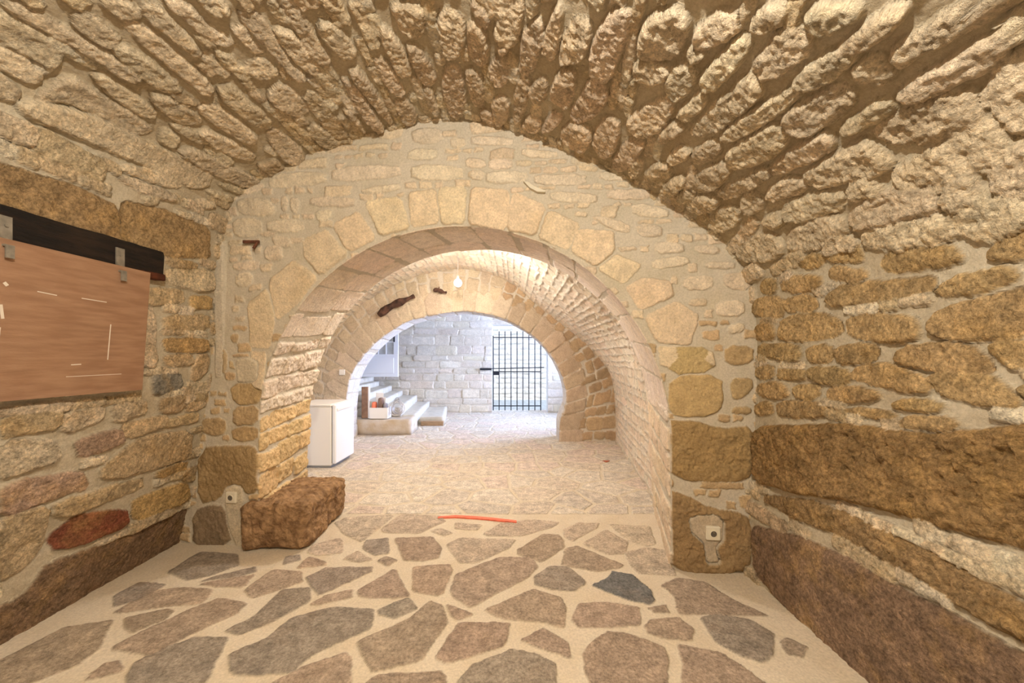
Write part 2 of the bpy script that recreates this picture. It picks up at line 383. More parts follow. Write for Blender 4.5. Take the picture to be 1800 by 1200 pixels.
VL(V3, [
 [(75,170),(110,60),(280,20),(290,120),(240,240),(130,245),(80,230)], [(320,130),(400,60),(500,50),(540,100),(440,170),(340,190)], [(50,270),(120,265),(210,290),(180,340),(60,345)],
 [(190,380),(220,290),(300,270),(340,320),(290,400),(230,430)], [(300,205),(380,200),(340,250),(300,230)], [(360,330),(430,250),(540,150),(575,180),(520,260),(440,350),(380,390)],
 [(20,520),(150,440),(215,420),(225,470),(180,560),(90,600),(30,570)], [(570,110),(640,20),(760,0),(740,60),(640,130)], [(590,280),(680,170),(760,90),(850,150),(830,220),(690,325),(620,310)],
 [(830,70),(890,20),(1080,0),(1060,50),(920,120),(860,110)], [(960,230),(1080,110),(1230,20),(1290,10),(1240,90),(1080,190),(1000,230)], [(780,340),(860,270),(1000,200),(1060,220),(1000,300),(880,370),(800,370)],
 [(1240,190),(1380,120),(1470,50),(1700,0),(1720,20),(1520,130),(1330,220),(1280,270),(1230,240)], [(1050,290),(1140,230),(1230,300),(1210,340),(1120,350),(1060,340)],
 [(1250,400),(1450,280),(1690,160),(1720,210),(1690,240),(1440,370),(1300,430)], [(1640,440),(1700,340),(1900,250),(1900,440),(1720,490),(1660,470)], [(1710,100),(1900,30),(1900,130),(1780,130)],
 [(300,570),(420,460),(580,310),(640,380),(560,460),(440,560),(330,600)], [(440,600),(600,480),(740,400),(800,380),(790,420),(620,550),(480,620)], [(710,520),(820,450),(980,370),(1040,400),(1020,470),(850,590),(770,590)],
 [(990,570),(1080,500),(1220,440),(1180,500),(1010,590)], [(470,670),(580,610),(680,550),(750,600),(700,680),(600,720),(490,745)], [(660,760),(760,670),(900,590),(950,620),(920,660),(780,740),(680,780)],
 [(820,780),(960,700),(1080,630),(1190,690),(1190,730),(1020,800),(900,820),(840,810)], [(1120,590),(1280,490),(1500,420),(1610,450),(1580,510),(1400,580),(1200,630)], [(1240,800),(1420,690),(1560,600),(1700,570),(1730,660),(1560,730),(1300,830),(1250,820)],
 [(310,690),(400,610),(440,640),(430,680),(330,730)], [(200,700),(260,650),(310,670),(220,730)], [(160,600),(230,540),(280,560),(190,620)], [(250,490),(350,410),(380,440),(280,530)],
 [(290,830),(380,740),(470,720),(490,760),(400,840),(330,860)], [(415,860),(540,790),(650,750),(660,790),(480,885)], [(640,880),(720,810),(820,810),(820,840),(690,900)], [(1040,850),(1090,800),(1170,820),(1150,860),(1050,885)],
 [(170,840),(260,780),(290,800),(220,870),(180,865)], [(90,790),(150,720),(215,750),(200,800),(130,845)], [(20,770),(60,700),(90,720),(60,790)], [(240,880),(290,840),(320,880),(270,905)], [(280,920),(350,870),(425,880),(420,920),(330,960)],
 [(530,900),(560,860),(620,890),(620,940),(560,955)], [(720,930),(860,880),(1000,870),(990,910),(820,980),(740,985)], [(1030,980),(1150,900),(1350,850),(1440,900),(1400,940),(1230,970),(1080,1030)],
 [(1460,890),(1540,830),(1610,800),(1600,880),(1490,935)], [(1700,800),(1800,750),(1900,740),(1900,850),(1740,840)], [(380,1000),(440,930),(520,930),(520,990),(440,1040)], [(740,1060),(850,990),(1010,990),(1020,1040),(850,1120),(760,1120)],
 [(510,1130),(600,1060),(680,1060),(730,1110),(680,1160),(540,1175)], [(620,1000),(690,960),(720,990),(680,1030)], [(910,1120),(1040,1080),(1070,1110),(1060,1160),(930,1160)], [(1100,1070),(1250,1030),(1500,1010),(1480,1050),(1250,1110),(1120,1110)],
 [(1500,980),(1700,920),(1860,920),(1860,1020),(1640,1060),(1540,1040)],
 ], BUFF, .034)
VL(V2, [
 [(200,150),(240,140),(310,230),(370,370),(310,390),(260,300)], [(350,235),(400,230),(470,340),(505,420),(460,445),(410,410)], [(260,40),(300,10),(420,20),(440,80),(420,190),(340,180)],
 [(520,60),(580,40),(640,90),(640,240),(590,290),(530,230)], [(690,0),(740,0),(785,90),(760,120),(720,60)], [(670,120),(720,90),(770,180),(770,300),(730,340),(690,280)],
 [(820,170),(850,20),(870,-40),(960,-40),(950,80),(930,210),(860,205)], [(960,270),(970,160),(1030,90),(1070,110),(1060,220),(1010,360),(950,380)], [(1070,240),(1120,60),(1165,10),(1160,200),(1110,310)],
 [(1160,300),(1180,180),(1240,90),(1320,100),(1320,180),(1280,290),(1210,310)], [(1330,270),(1360,150),(1440,40),(1540,30),(1550,90),(1500,200),(1440,360),(1400,410),(1330,390)],
 [(780,370),(830,280),(890,300),(880,400),(840,445)], [(840,210),(880,220),(870,260),(840,250)], [(540,480),(560,330),(630,340),(650,590),(580,610)], [(660,370),(710,350),(750,440),(750,550),(700,540)],
 [(930,460),(960,390),(1000,400),(980,520),(940,640),(920,600)], [(1000,470),(1050,400),(1090,400),(1080,510),(1020,520)], [(1110,480),(1160,360),(1220,350),(1240,400),(1210,540),(1170,560)],
 [(1270,500),(1320,400),(1400,430),(1410,500),(1340,600),(1250,640),(1210,590)], [(800,560),(830,490),(880,500),(880,620),(830,660)], [(170,310),(220,300),(330,470),(310,495),(250,460)], [(280,540),(330,510),(390,590),(380,650),(340,655)],
 [(430,470),(460,450),(510,580),(490,600)], [(1160,690),(1220,640),(1310,660),(1320,740),(1270,795),(1190,760)], [(1330,740),(1370,640),(1420,600),(1480,650),(1440,790),(1380,830)], [(1090,620),(1130,580),(1170,600),(1120,670),(1070,680)],
 [(960,660),(1000,600),(1060,620),(1040,690)], [(730,570),(790,580),(820,650),(780,650)], [(1430,860),(1510,730),(1600,720),(1600,760),(1490,900)], [(1600,940),(1660,860),(1740,850),(1740,900),(1650,985)],
 [(0,400),(60,440),(220,660),(190,680),(80,560)], [(40,370),(90,350),(270,630),(250,650)], [(0,560),(60,590),(130,700),(80,640)],
 ], (.72,.57,.40), .032)
VL(R4, [
 [(420,320),(440,280),(500,270),(510,330),(470,350)], [(530,310),(560,270),(740,250),(750,310),(620,340)], [(370,430),(420,370),(540,370),(545,460),(500,470),(400,455)], [(550,400),(580,370),(700,365),(715,430),(580,440)],
 [(390,560),(400,520),(490,500),(510,580),(400,590)], [(530,560),(550,480),(720,450),(830,490),(840,560),(640,600),(540,590)], [(870,540),(880,480),(1080,455),(1250,490),(1260,570),(1150,605),(900,570)],
 [(400,660),(410,620),(620,620),(640,690),(560,700)], [(670,690),(670,640),(780,620),(800,700),(700,710)], [(810,640),(1000,610),(1030,660),(1000,700),(830,715)], [(400,790),(400,735),(490,730),(500,790)],
 [(525,790),(530,745),(650,745),(660,795),(560,800)], [(690,800),(690,740),(860,745),(900,790),(860,830)], [(400,880),(410,830),(520,815),(580,870),(540,900)], [(600,880),(600,840),(720,830),(730,870),(680,905)],
 [(400,980),(410,930),(490,925),(495,985)], [(520,980),(520,925),(700,920),(790,950),(760,995),(560,995)], [(780,890),(790,850),(980,850),(1060,880),(960,915),(820,905)], [(890,790),(930,735),(1080,720),(1300,800),(1310,860),(1200,860)],
 [(1120,680),(1230,620),(1500,620),(1620,700),(1650,760),(1450,760),(1200,720)], [(1300,800),(1400,770),(1640,780),(1800,900),(1780,950),(1560,920),(1380,870)], [(1330,520),(1380,430),(1800,330),(1900,330),(1900,560),(1500,590),(1340,560)],
 [(780,400),(800,330),(1000,300),(1330,270),(1320,330),(1000,390),(880,405)], [(760,140),(850,90),(950,100),(960,150),(820,170)], [(1050,180),(1200,130),(1420,110),(1500,160),(1300,200),(1100,220)], [(1640,140),(1700,80),(1900,40),(1900,140),(1680,160)],
 [(1120,935),(1200,910),(1380,930),(1360,960),(1160,950)], [(1160,1040),(1200,1000),(1380,1000),(1470,1030),(1420,1060),(1200,1050)], [(860,965),(930,960),(1080,970),(1150,1010),(1060,1000)], [(780,240),(840,215),(1000,240),(920,280),(830,270)],
 [(1640,640),(1700,610),(1900,610),(1900,720),(1780,740)], [(1350,330),(1500,260),(1740,220),(1760,270),(1560,340),(1420,350)], [(620,180),(720,140),(760,150),(720,190),(640,200)], [(1820,850),(1960,800),(1960,920),(1860,900)],
 ], (.50,.355,.18), .02)
TR = [vstone(p, H=.020, c=tint(c), w=.013, g=.005, cut=.16) for p, c in left_traced]
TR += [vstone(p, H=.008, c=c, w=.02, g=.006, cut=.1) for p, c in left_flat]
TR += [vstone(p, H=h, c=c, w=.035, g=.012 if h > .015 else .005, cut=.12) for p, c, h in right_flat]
for p, c, h in vault_traced:
    TR.append(vstone(p, H=h*R.uniform(.8, 1.15), c=tint(c), w=.018, g=.009 if h > .03 else .006))
def pal_vault(q):
    return tint(R.choice([BUFF, BUFF, (.66,.52,.34), (.62,.49,.31), (.78,.68,.51)]), k=.1)
vs = rows(0.2, VP.L, -1.6, 3.0, (.075,.13), (.16,.42), pal_vault, (.016,.030), .016, .010, .018, .007, avoid=TR+[vstone([(-300,300),(0,380),(290,445),(290,505),(240,500),(240,690),(0,712),(-300,760)], H=0, cut=0)])
VW = [vstone([(-300,300),(0,380),(290,445),(290,505),(240,500),(240,690),(0,712),(-300,760)], H=0, cut=0)]
vs += rows(0.2, VP.L-.1, .6, 2.8, (.04,.065), (.07,.18), pal_vault, (.012,.022), .014, .007, .014, .005, avoid=TR+vs+VW)
vault_stones = TR+vs
def vault_patch(name, s0, s1, mat, mortar, ds=.0068):
    s = np.linspace(s0, s1, int((s1-s0)/ds))
    y = np.r_[np.arange(-1.5, 1.0, .05), np.arange(1.0, 2.925, .0068)]
    xz = VP.at(s); X = np.repeat(xz[:,0][:,None], len(y), 1); Z = np.repeat(xz[:,1][:,None], len(y), 1)
    Y = np.repeat(y[None], len(s), 0)
    Y = np.where(Y > 1.0, 1.0+(Y-1.0)*((FD-FS*X+.10-1.0)/1.925), Y)
    sg = np.repeat(s[:,None], len(y), 1); a, b = to_pat(sg, Y)
    e = .01; tg = VP.at(np.clip(s+e, 0, VP.L))-VP.at(np.clip(s-e, 0, VP.L)); tg /= np.linalg.norm(tg, axis=1, keepdims=True)
    n2 = np.stack([tg[:,1], 0*tg[:,0], -tg[:,0]], -1); nn = np.repeat(n2[:,None], len(y), 1)
    return surf(name, np.stack([X, Y, Z], -1), np.stack([a, b], -1), vault_stones, mortar, mat, flip=False, undul=.02, mgrain=.004, grow=.014, normals=nn)
vault_patch('wall_left', 0, S_L, M_WALL, (.5,.43,.31))
vault_patch('ceiling', S_L, S_R, M_VAULT, (.47,.38,.25))
vault_patch('wall_right', S_R, VP.L, M_WALL, (.5,.43,.31))

# ------------------------------------------------------------------ near arch wall
A5 = lambda p: crop(p, 340, 200, 1.8)
A6 = lambda p: crop(p, 1020, 600, 2.608)
A3 = lambda p: crop(p, 320, 600, 3.0)
def fstone(poly, **k): return stone([face_pt(*p) for p in poly], **k)
vouss = [[(680,250),(768,240),(778,345),(690,360)],[(773,235),(863,230),(858,348),(785,348)],[(880,232),(1000,240),(1000,345),(975,368),(868,350)],[(1010,245),(1118,290),(1080,385),(990,368)],
 [(1125,305),(1225,350),(1185,430),(1090,393)],[(1215,365),(1330,370),(1332,438),(1270,483),(1195,433)],[(1340,443),(1420,480),(1362,540),(1278,490)],[(1420,518),(1510,530),(1520,578),(1412,622),(1368,550)],
 [(1427,638),(1530,592),(1600,640),(1570,735),(1462,720)],[(540,275),(655,262),(688,362),(592,388)],[(440,350),(522,308),(580,395),(492,438)],[(345,400),(420,363),(492,445),(402,512),(350,450)],
 [(240,530),(320,462),(395,517),(335,598),(262,655)],[(175,600),(238,552),(258,650),(240,740),(180,740)],[(178,752),(228,752),(220,880),(185,880)],[(1468,732),(1560,745),(1640,750),(1650,800),(1480,800)]]
rub = [[(440,170),(650,160),(660,200),(440,215)],[(690,160),(850,165),(850,210),(690,210)],[(680,115),(770,110),(770,145),(680,145)],[(690,50),(780,45),(790,90),(700,95)],[(815,75),(860,75),(860,105),(815,110)],
 [(880,70),(1010,78),(1010,100),(880,100)],[(860,140),(925,145),(925,170),(865,170)],[(935,145),(1010,145),(1005,175),(935,175)],[(870,180),(920,180),(920,210),(875,205)],[(925,185),(1055,180),(1055,215),(930,220)],
 [(1080,195),(1240,190),(1240,225),(1080,225)],[(530,240),(650,220),(655,240),(540,255)],[(370,265),(510,265),(510,295),(370,290)],[(240,190),(420,185),(425,220),(240,240)],[(140,270),(230,265),(265,300),(250,325),(140,320)],
 [(125,335),(215,330),(220,385),(135,395)],[(235,340),(350,335),(350,375),(240,375)],[(225,425),(280,415),(285,460),(230,465)],[(250,385),(310,395),(310,420),(260,420)],[(130,470),(210,465),(210,495),(130,495)],
 [(135,505),(190,502),(185,545),(135,545)],[(278,265),(302,265),(300,310),(283,310)],[(308,265),(337,270),(332,315),(313,312)],[(385,310),(440,300),(436,335),(395,340)],[(1130,245),(1275,255),(1275,285),(1130,275)],
 [(1290,180),(1380,190),(1380,210),(1285,210)],[(1310,240),(1450,240),(1450,270),(1310,270)],[(1200,130),(1270,140),(1270,165),(1195,160)],[(1250,318),(1380,345),(1380,378),(1320,365)],[(1390,280),(1500,300),(1500,330),(1390,320)],
 [(1400,350),(1480,355),(1480,390),(1410,385)],[(1460,405),(1550,410),(1550,440),(1460,440)],[(1590,415),(1660,420),(1660,445),(1590,440)],[(1620,470),(1710,470),(1710,490),(1620,490)],[(1450,460),(1560,450),(1570,480),(1450,490)],
 [(1550,515),(1640,510),(1640,555),(1550,555)],[(1670,505),(1755,505),(1760,560),(1680,550)],[(1650,595),(1740,590),(1740,640),(1655,640)],[(1690,670),(1740,660),(1740,690),(1690,695)],[(1560,240),(1620,270),(1560,275),(1500,260)],
 [(140,250),(220,215),(225,240),(150,262)],[(1040,110),(1150,120),(1150,140),(1040,135)]]
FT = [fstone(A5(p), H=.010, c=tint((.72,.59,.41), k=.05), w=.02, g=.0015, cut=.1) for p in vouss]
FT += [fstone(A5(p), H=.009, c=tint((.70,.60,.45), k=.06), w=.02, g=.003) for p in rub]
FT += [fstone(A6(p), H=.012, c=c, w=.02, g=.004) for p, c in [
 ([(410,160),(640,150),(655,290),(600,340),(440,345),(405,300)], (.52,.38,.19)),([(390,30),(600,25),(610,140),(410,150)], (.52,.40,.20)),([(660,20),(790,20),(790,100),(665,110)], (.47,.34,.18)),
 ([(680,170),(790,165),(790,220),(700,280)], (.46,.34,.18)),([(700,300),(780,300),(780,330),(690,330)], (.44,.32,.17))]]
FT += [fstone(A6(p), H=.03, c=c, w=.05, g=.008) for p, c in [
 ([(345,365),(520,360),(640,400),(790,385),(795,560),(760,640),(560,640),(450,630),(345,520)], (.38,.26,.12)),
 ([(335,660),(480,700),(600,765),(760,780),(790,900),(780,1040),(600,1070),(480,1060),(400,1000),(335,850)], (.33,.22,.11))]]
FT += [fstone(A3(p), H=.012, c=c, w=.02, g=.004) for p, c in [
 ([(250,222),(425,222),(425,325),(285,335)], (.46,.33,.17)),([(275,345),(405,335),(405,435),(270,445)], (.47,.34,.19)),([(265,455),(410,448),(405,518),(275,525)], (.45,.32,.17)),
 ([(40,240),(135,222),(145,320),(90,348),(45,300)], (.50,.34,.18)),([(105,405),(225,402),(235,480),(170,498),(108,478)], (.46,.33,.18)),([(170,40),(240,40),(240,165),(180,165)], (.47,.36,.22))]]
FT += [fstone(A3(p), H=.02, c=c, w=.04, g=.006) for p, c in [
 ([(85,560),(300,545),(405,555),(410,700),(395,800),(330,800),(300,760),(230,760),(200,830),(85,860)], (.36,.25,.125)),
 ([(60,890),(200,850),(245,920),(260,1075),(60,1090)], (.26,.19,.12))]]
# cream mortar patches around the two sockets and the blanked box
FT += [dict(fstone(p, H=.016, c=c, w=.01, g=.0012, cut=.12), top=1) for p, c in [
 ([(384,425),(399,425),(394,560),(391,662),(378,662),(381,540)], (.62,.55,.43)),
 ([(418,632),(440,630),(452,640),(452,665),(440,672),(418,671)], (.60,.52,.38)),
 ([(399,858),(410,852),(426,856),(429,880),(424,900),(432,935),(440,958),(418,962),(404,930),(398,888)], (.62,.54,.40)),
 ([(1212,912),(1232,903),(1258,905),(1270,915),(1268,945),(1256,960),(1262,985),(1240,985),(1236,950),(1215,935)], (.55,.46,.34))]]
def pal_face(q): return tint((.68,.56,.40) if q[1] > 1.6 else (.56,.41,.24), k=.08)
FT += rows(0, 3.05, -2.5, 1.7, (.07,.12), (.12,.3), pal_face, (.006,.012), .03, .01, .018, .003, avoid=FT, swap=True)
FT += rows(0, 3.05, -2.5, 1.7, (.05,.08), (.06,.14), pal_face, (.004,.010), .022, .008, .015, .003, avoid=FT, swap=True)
# inner curve of the arch in x,z on the face, and at its back edge
def arch_curve(cx, cz, r, xl, xr, n=60):
    P = [(xl, -.03)]+[(cx+r*math.cos(t), cz+r*math.sin(t)) for t in np.linspace(math.pi, 0, n)]+[(xr, -.03)]
    return Curve(P)
IN = arch_curve(-.40, .83, 1.42, -1.82, 1.03); BK = arch_curve(-.30, .79, 1.56, -1.91, 1.30)
def offset(c, d):
    g = np.gradient(c.P, axis=0); g /= np.linalg.norm(g, axis=1, keepdims=True)+1e-9
    n = np.stack([-g[:,1], g[:,0]], -1); q = c.P+n*d; q[0] = c.P[0]+[-d, 0]; q[-1] = c.P[-1]+[d, 0]
    return Curve(q)
def loft(curves, counts, nt):
    """curves: list of functions tfrac-> Nx3; returns nt x sum x 3 and row tags"""
    t = np.linspace(0, 1, nt); rowsl = []; seg = []
    for i in range(len(curves)-1):
        A = curves[i](t); B = curves[i+1](t)
        for k in range(counts[i]):
            f = k/counts[i]; rowsl.append(A*(1-f)+B*f); seg.append((i, f))
    rowsl.append(curves[-1](t)); seg.append((len(curves)-2, 1.))
    return np.stack(rowsl, 1), seg
def on_face(c, D0=FD, sl=FS, fr=None):
    def f(t):
        q = c.at(t*c.L); return np.stack([q[:,0], D0-sl*q[:,0], q[:,1]], -1)
    return f
def at_y(c, y, k=1., cx=0, cz=0):
    def f(t):
        q = c.at(t*c.L); x = cx+(q[:,0]-cx)*k; z = cz+(q[:,1]-cz)*k
        return np.stack([x, np.full(len(x), y), z], -1)
    return f
Y1B = 3.55
base, seg = loft([on_face(offset(VP, .07)), on_face(IN), at_y(BK, Y1B), at_y(BK, Y1B+.01, 1.7, -.3, 0)], [110, 125, 10], 950)
pat = np.zeros(base.shape[:2]+(2,)); tl = np.linspace(0, IN.L, base.shape[0])
for j, (i, f) in enumerate(seg):
    if i == 0: pat[:,j,0] = base[:,j,0]; pat[:,j,1] = base[:,j,2]
    else: pat[:,j,0] = tl; pat[:,j,1] = 100+(f*.95 if i == 1 else .95+f*.3)
def pal_in(q):
    t = q[0]
    if t > IN.L-.95: return tint((.70,.57,.42), k=.06)
    if t < 1.0: return tint((.68,.50,.27), k=.06)
    return tint((.80,.69,.57), k=.03)  # paler soffit stones: light from floor and middle room put into the colour
intr = rows(0, 1.5, 100, 100.95, (.11,.18), (.28,.5), pal_in, (.010,.022), .010, .010, .02, .008)
intr += rows(1.55, IN.L-1.15, 100, 100.95, (.2,.3), (.4,.7), pal_in, (.002,.004), .001, .006, .010, .002)
intr += rows(IN.L-1.1, IN.L, 100, 100.95, (.11,.2), (.28,.5), pal_in, (.006,.012), .010, .010, .02, .004)
base_o = surf('wall_arch', base, pat, FT+intr, (.54,.48,.38), M_FACE, warp=.008, flip=True, undul=.008, grow=.004)

# ------------------------------------------------------------------ middle room: rubble vault and second arch
Y2 = 6.30
m_pts = [(-3.32,-.03),(-3.28,.8),(-3.15,1.35),(-2.76,1.9),(-2.24,2.36),(-1.57,2.68),(-.8,2.80),(-.1,2.62),(.4,2.22),(.85,1.86),(1.27,1.52),(1.58,1.12),(1.68,.6),(1.68,-.03)]
MP = Curve(catmull(m_pts, 12))
def mid_pt(s, y):
    q = MP.at(s); f = np.clip((Y2-y)/2.75, 0, 1.1); w = sst(q[:,0], .2, 1.0)*(1-sst(q[:,1], 1.0, 1.8))
    return np.stack([q[:,0]-.35*f*w, y, q[:,1]], -1)
s = np.linspace(0, MP.L, 560); y = np.linspace(Y1B-.03, Y2+.10, 172)
sg, yg = np.meshgrid(s, y, indexing='ij')
b2 = mid_pt(sg.ravel(), yg.ravel()).reshape(len(s), len(y), 3)
def pal_mid(q): return tint(R.choice([(.74,.63,.49),(.74,.66,.53),(.72,.60,.46)]), k=.08)
ms = rows(0, MP.L, 3.4, 6.5, (.07,.13), (.1,.26), pal_mid, (.004,.010), .012, .014, .02, .005)
surf('ceiling_middle', b2, np.stack([sg, yg], -1), ms, (.56,.48,.36), M_PALE, undul=.015)
def px2(px, py, D=Y2): return ((px-CX)/F*D, EYE+(CY-py)/F*D)
in2 = [(607,790),(607,740),(609,696),(621,651),(653,609),(688,581),(730,560),(800,548),(835,548),(887,560),(940,591),(971,626),(990,665),(996,705),(985,740),(984,790)]
I2p = [px2(*p) for p in in2]; I2p[0] = (I2p[0][0], -.03); I2p[-1] = (I2p[-1][0], -.03)
I2 = Curve(catmull(I2p, 10))
Y3 = 6.78
base, seg = loft([at_y(offset(MP, .10), Y2), at_y(I2, Y2), at_y(I2, Y3, 1.0), at_y(I2, Y3+.02, 3.2, -.9, 0)], [75, 36, 14], 460)
pat = np.zeros(base.shape[:2]+(2,)); tl = np.linspace(0, I2.L, base.shape[0])
rad = np.linalg.norm(base[:,:75]-base[:,75:76], axis=2)
for j, (i, f) in enumerate(seg):
    pat[:,j,0] = tl
    pat[:,j,1] = -rad[:,j] if i == 0 else (0 if i == 1 else .5)+f*.5
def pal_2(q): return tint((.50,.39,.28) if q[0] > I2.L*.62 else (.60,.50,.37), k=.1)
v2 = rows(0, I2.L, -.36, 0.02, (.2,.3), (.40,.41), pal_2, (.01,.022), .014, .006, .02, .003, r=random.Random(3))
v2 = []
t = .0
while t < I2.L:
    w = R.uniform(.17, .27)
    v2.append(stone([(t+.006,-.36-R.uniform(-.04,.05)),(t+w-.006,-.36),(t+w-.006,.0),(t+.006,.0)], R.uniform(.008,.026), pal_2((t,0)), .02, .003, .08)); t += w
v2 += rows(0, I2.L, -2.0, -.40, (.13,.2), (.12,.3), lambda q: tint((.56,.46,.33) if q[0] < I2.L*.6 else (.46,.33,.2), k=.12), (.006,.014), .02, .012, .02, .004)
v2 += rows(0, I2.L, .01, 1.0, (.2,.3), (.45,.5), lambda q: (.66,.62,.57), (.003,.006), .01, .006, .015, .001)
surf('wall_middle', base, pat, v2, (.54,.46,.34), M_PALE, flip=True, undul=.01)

# ------------------------------------------------------------------ far room
YB = 9.66
def bpt(px, py): return ((px-CX)/F*YB, EYE+(CY-py)/F*YB)
GX0, GX1, GZ = -.50, .90, 2.20
def plane_xz(name, x0, x1, z0, z1, y, ds, stones, mat, mortar, flip=False, nrm=1):
    xs = np.linspace(x0, x1, max(2, int((x1-x0)/ds))); zs = np.linspace(z0, z1, max(2, int((z1-z0)/ds)))
    Xg, Zg = np.meshgrid(xs, zs, indexing='ij')
    return surf(name, np.stack([Xg, np.full_like(Xg, y), Zg], -1), np.stack([Xg, Zg], -1), stones, mortar, mat, flip=flip, undul=.01)
def pal_far(q): return tint(R.choice([(.62,.55,.45),(.64,.58,.49),(.60,.52,.43),(.62,.55,.43)]), k=.07)
ws = rows(0, 3.4, -4.6, 2.6, (.14,.26), (.22,.62), pal_far, (.004,.010), .018, .012, .02, .002, swap=True)
plane_xz('wall_far', -4.6, GX0, 0, 3.4, YB, .016, ws, M_PALE, (.57,.52,.44))
plane_xz('wall_far', GX1, 2.6, 0, 3.4, YB, .02, ws, M_PALE, (.57,.52,.44))
plane_xz('wall_far', GX0, GX1, GZ, 3.4, YB, .02, ws, M_PALE, (.57,.52,.44))
M_REV = node_mat('reveal_stone', (.66,.62,.56), .9, noise=.15, nscale=8, bump=.004, bscale=30)
rv = MB(); rv.box(GX0-.3, GX0, YB+.01, YB+.5, -.02, GZ+.3); rv.box(GX1, GX1+.3, YB+.01, YB+.5, -.02, GZ+.3); rv.box(GX0, GX1, YB+.02, YB+.5, GZ, GZ+.3)
tag(rv.build('trim_1', M_REV), kind='structure')
M_PLAS = node_mat('plaster_pale', (.62,.58,.52), .95, noise=.12, nscale=5, bump=.003, bscale=20)
tag(MB().box(-4.7, -4.5, Y3, YB+.2, 0, 3.4).build('wall_far_left', M_PLAS), kind='structure')
# right side wall of the far room has an unseen window opening that lets daylight in
wr = MB(); wr.box(2.5, 2.7, Y3, 7.2, 0, 3.4).box(2.5, 2.7, 9.2, YB+.2, 0, 3.4).box(2.5, 2.7, 7.2, 9.2, 0, .8).box(2.5, 2.7, 7.2, 9.2, 2.5, 3.4)
tag(wr.build('wall_far_right', M_PLAS), kind='structure')
tag(MB().box(-4.7, 2.7, Y3-.2, YB+.3, 3.4, 3.5).build('ceiling_far', M_PLAS), kind='structure')
# wall behind the camera
tag(MB().box(-2.8, 2.0, -1.6, -1.48, -.05, 3.2).build('wall_behind', M_PLAS), kind='structure')

# ------------------------------------------------------------------ floor
F6 = lambda p: crop(p, 200, 880, 2.5714)
F7 = lambda p: crop(p, 800, 880, 2.5714)
def floor_pt(px, py): D = F*EYE/(py-CY); return ((px-CX)/F*D, D)
FB = (.40,.315,.235); FG = (.35,.295,.235); FP = (.54,.45,.35); FR = (.43,.33,.25)
fl = [(F6(p), c) for p, c in [
 ([(1210,130),(1300,62),(1480,70),(1500,95),(1380,150),(1220,145)], FP),([(1000,100),(1050,78),(1250,64),(1265,72),(1120,190),(1040,150)], FP),([(880,235),(900,200),(1020,170),(1040,190),(1030,240),(920,250)], FP),
 ([(1125,220),(1140,180),(1240,170),(1245,240),(1180,250)], FG),([(1040,265),(1100,230),(1170,270),(1110,280)], FP),([(1195,275),(1230,252),(1280,270),(1240,298)], FB),([(1270,170),(1440,165),(1480,215),(1470,260),(1400,275),(1310,270)], FR),
 ([(1435,140),(1480,125),(1530,150),(1490,162)], FP),([(825,305),(880,255),(960,275),(960,292)], FR),([(765,290),(780,250),(840,245),(845,268)], FG),([(590,405),(720,310),(850,320),(855,365),(740,405),(630,440)], FB),
 ([(870,345),(960,300),(1170,300),(1165,320),(930,425),(890,385)], FG),([(1105,400),(1270,308),(1335,435),(1280,442),(1110,430)], FR),([(1355,300),(1520,290),(1530,320),(1480,432),(1350,412)], FR),([(890,465),(960,425),(1075,400),(1080,435),(930,468)], FR),
 ([(500,590),(640,520),(760,400),(885,390),(890,450),(700,560),(570,610)], FG),([(390,368),(450,345),(640,297),(648,320),(560,345)], FG),([(385,378),(640,332),(590,390),(470,392)], FR),([(240,325),(390,230),(560,240),(570,290),(440,340),(340,360)], FG),
 ([(0,430),(120,365),(240,378),(150,440),(0,480)], FG),([(0,505),(160,410),(300,390),(450,405),(400,470),(250,480),(60,505)], FR),([(50,530),(240,492),(270,502),(240,540),(90,605),(55,580)], FB),
 ([(0,662),(330,500),(480,440),(600,465),(560,510),(340,610),(180,700),(0,680)], FB),([(90,740),(200,680),(370,615),(510,620),(480,700),(400,850),(75,850),(60,800)], FG),
 ([(530,690),(700,620),(800,530),(990,480),(1175,490),(1165,580),(900,700),(800,780),(570,795),(530,770)], FG),([(1195,490),(1330,440),(1375,490),(1270,535),(1200,515)], FG),
 ([(1100,640),(1330,540),(1430,455),(1480,470),(1505,560),(1440,650),(1390,730),(1170,778),(1130,720)], FB),([(1505,470),(1620,515),(1550,545),(1520,520)], FR),([(700,835),(860,750),(1050,690),(1075,720),(1065,900),(800,900)], FR),
 ([(1130,830),(1200,795),(1480,775),(1500,800),(1490,900),(1200,900)], FB),([(1455,710),(1500,640),(1560,555),(1790,550),(1780,620),(1760,660),(1500,738)], FR),([(0,730),(30,740),(45,770),(0,785),(-100,780)], FB)]]
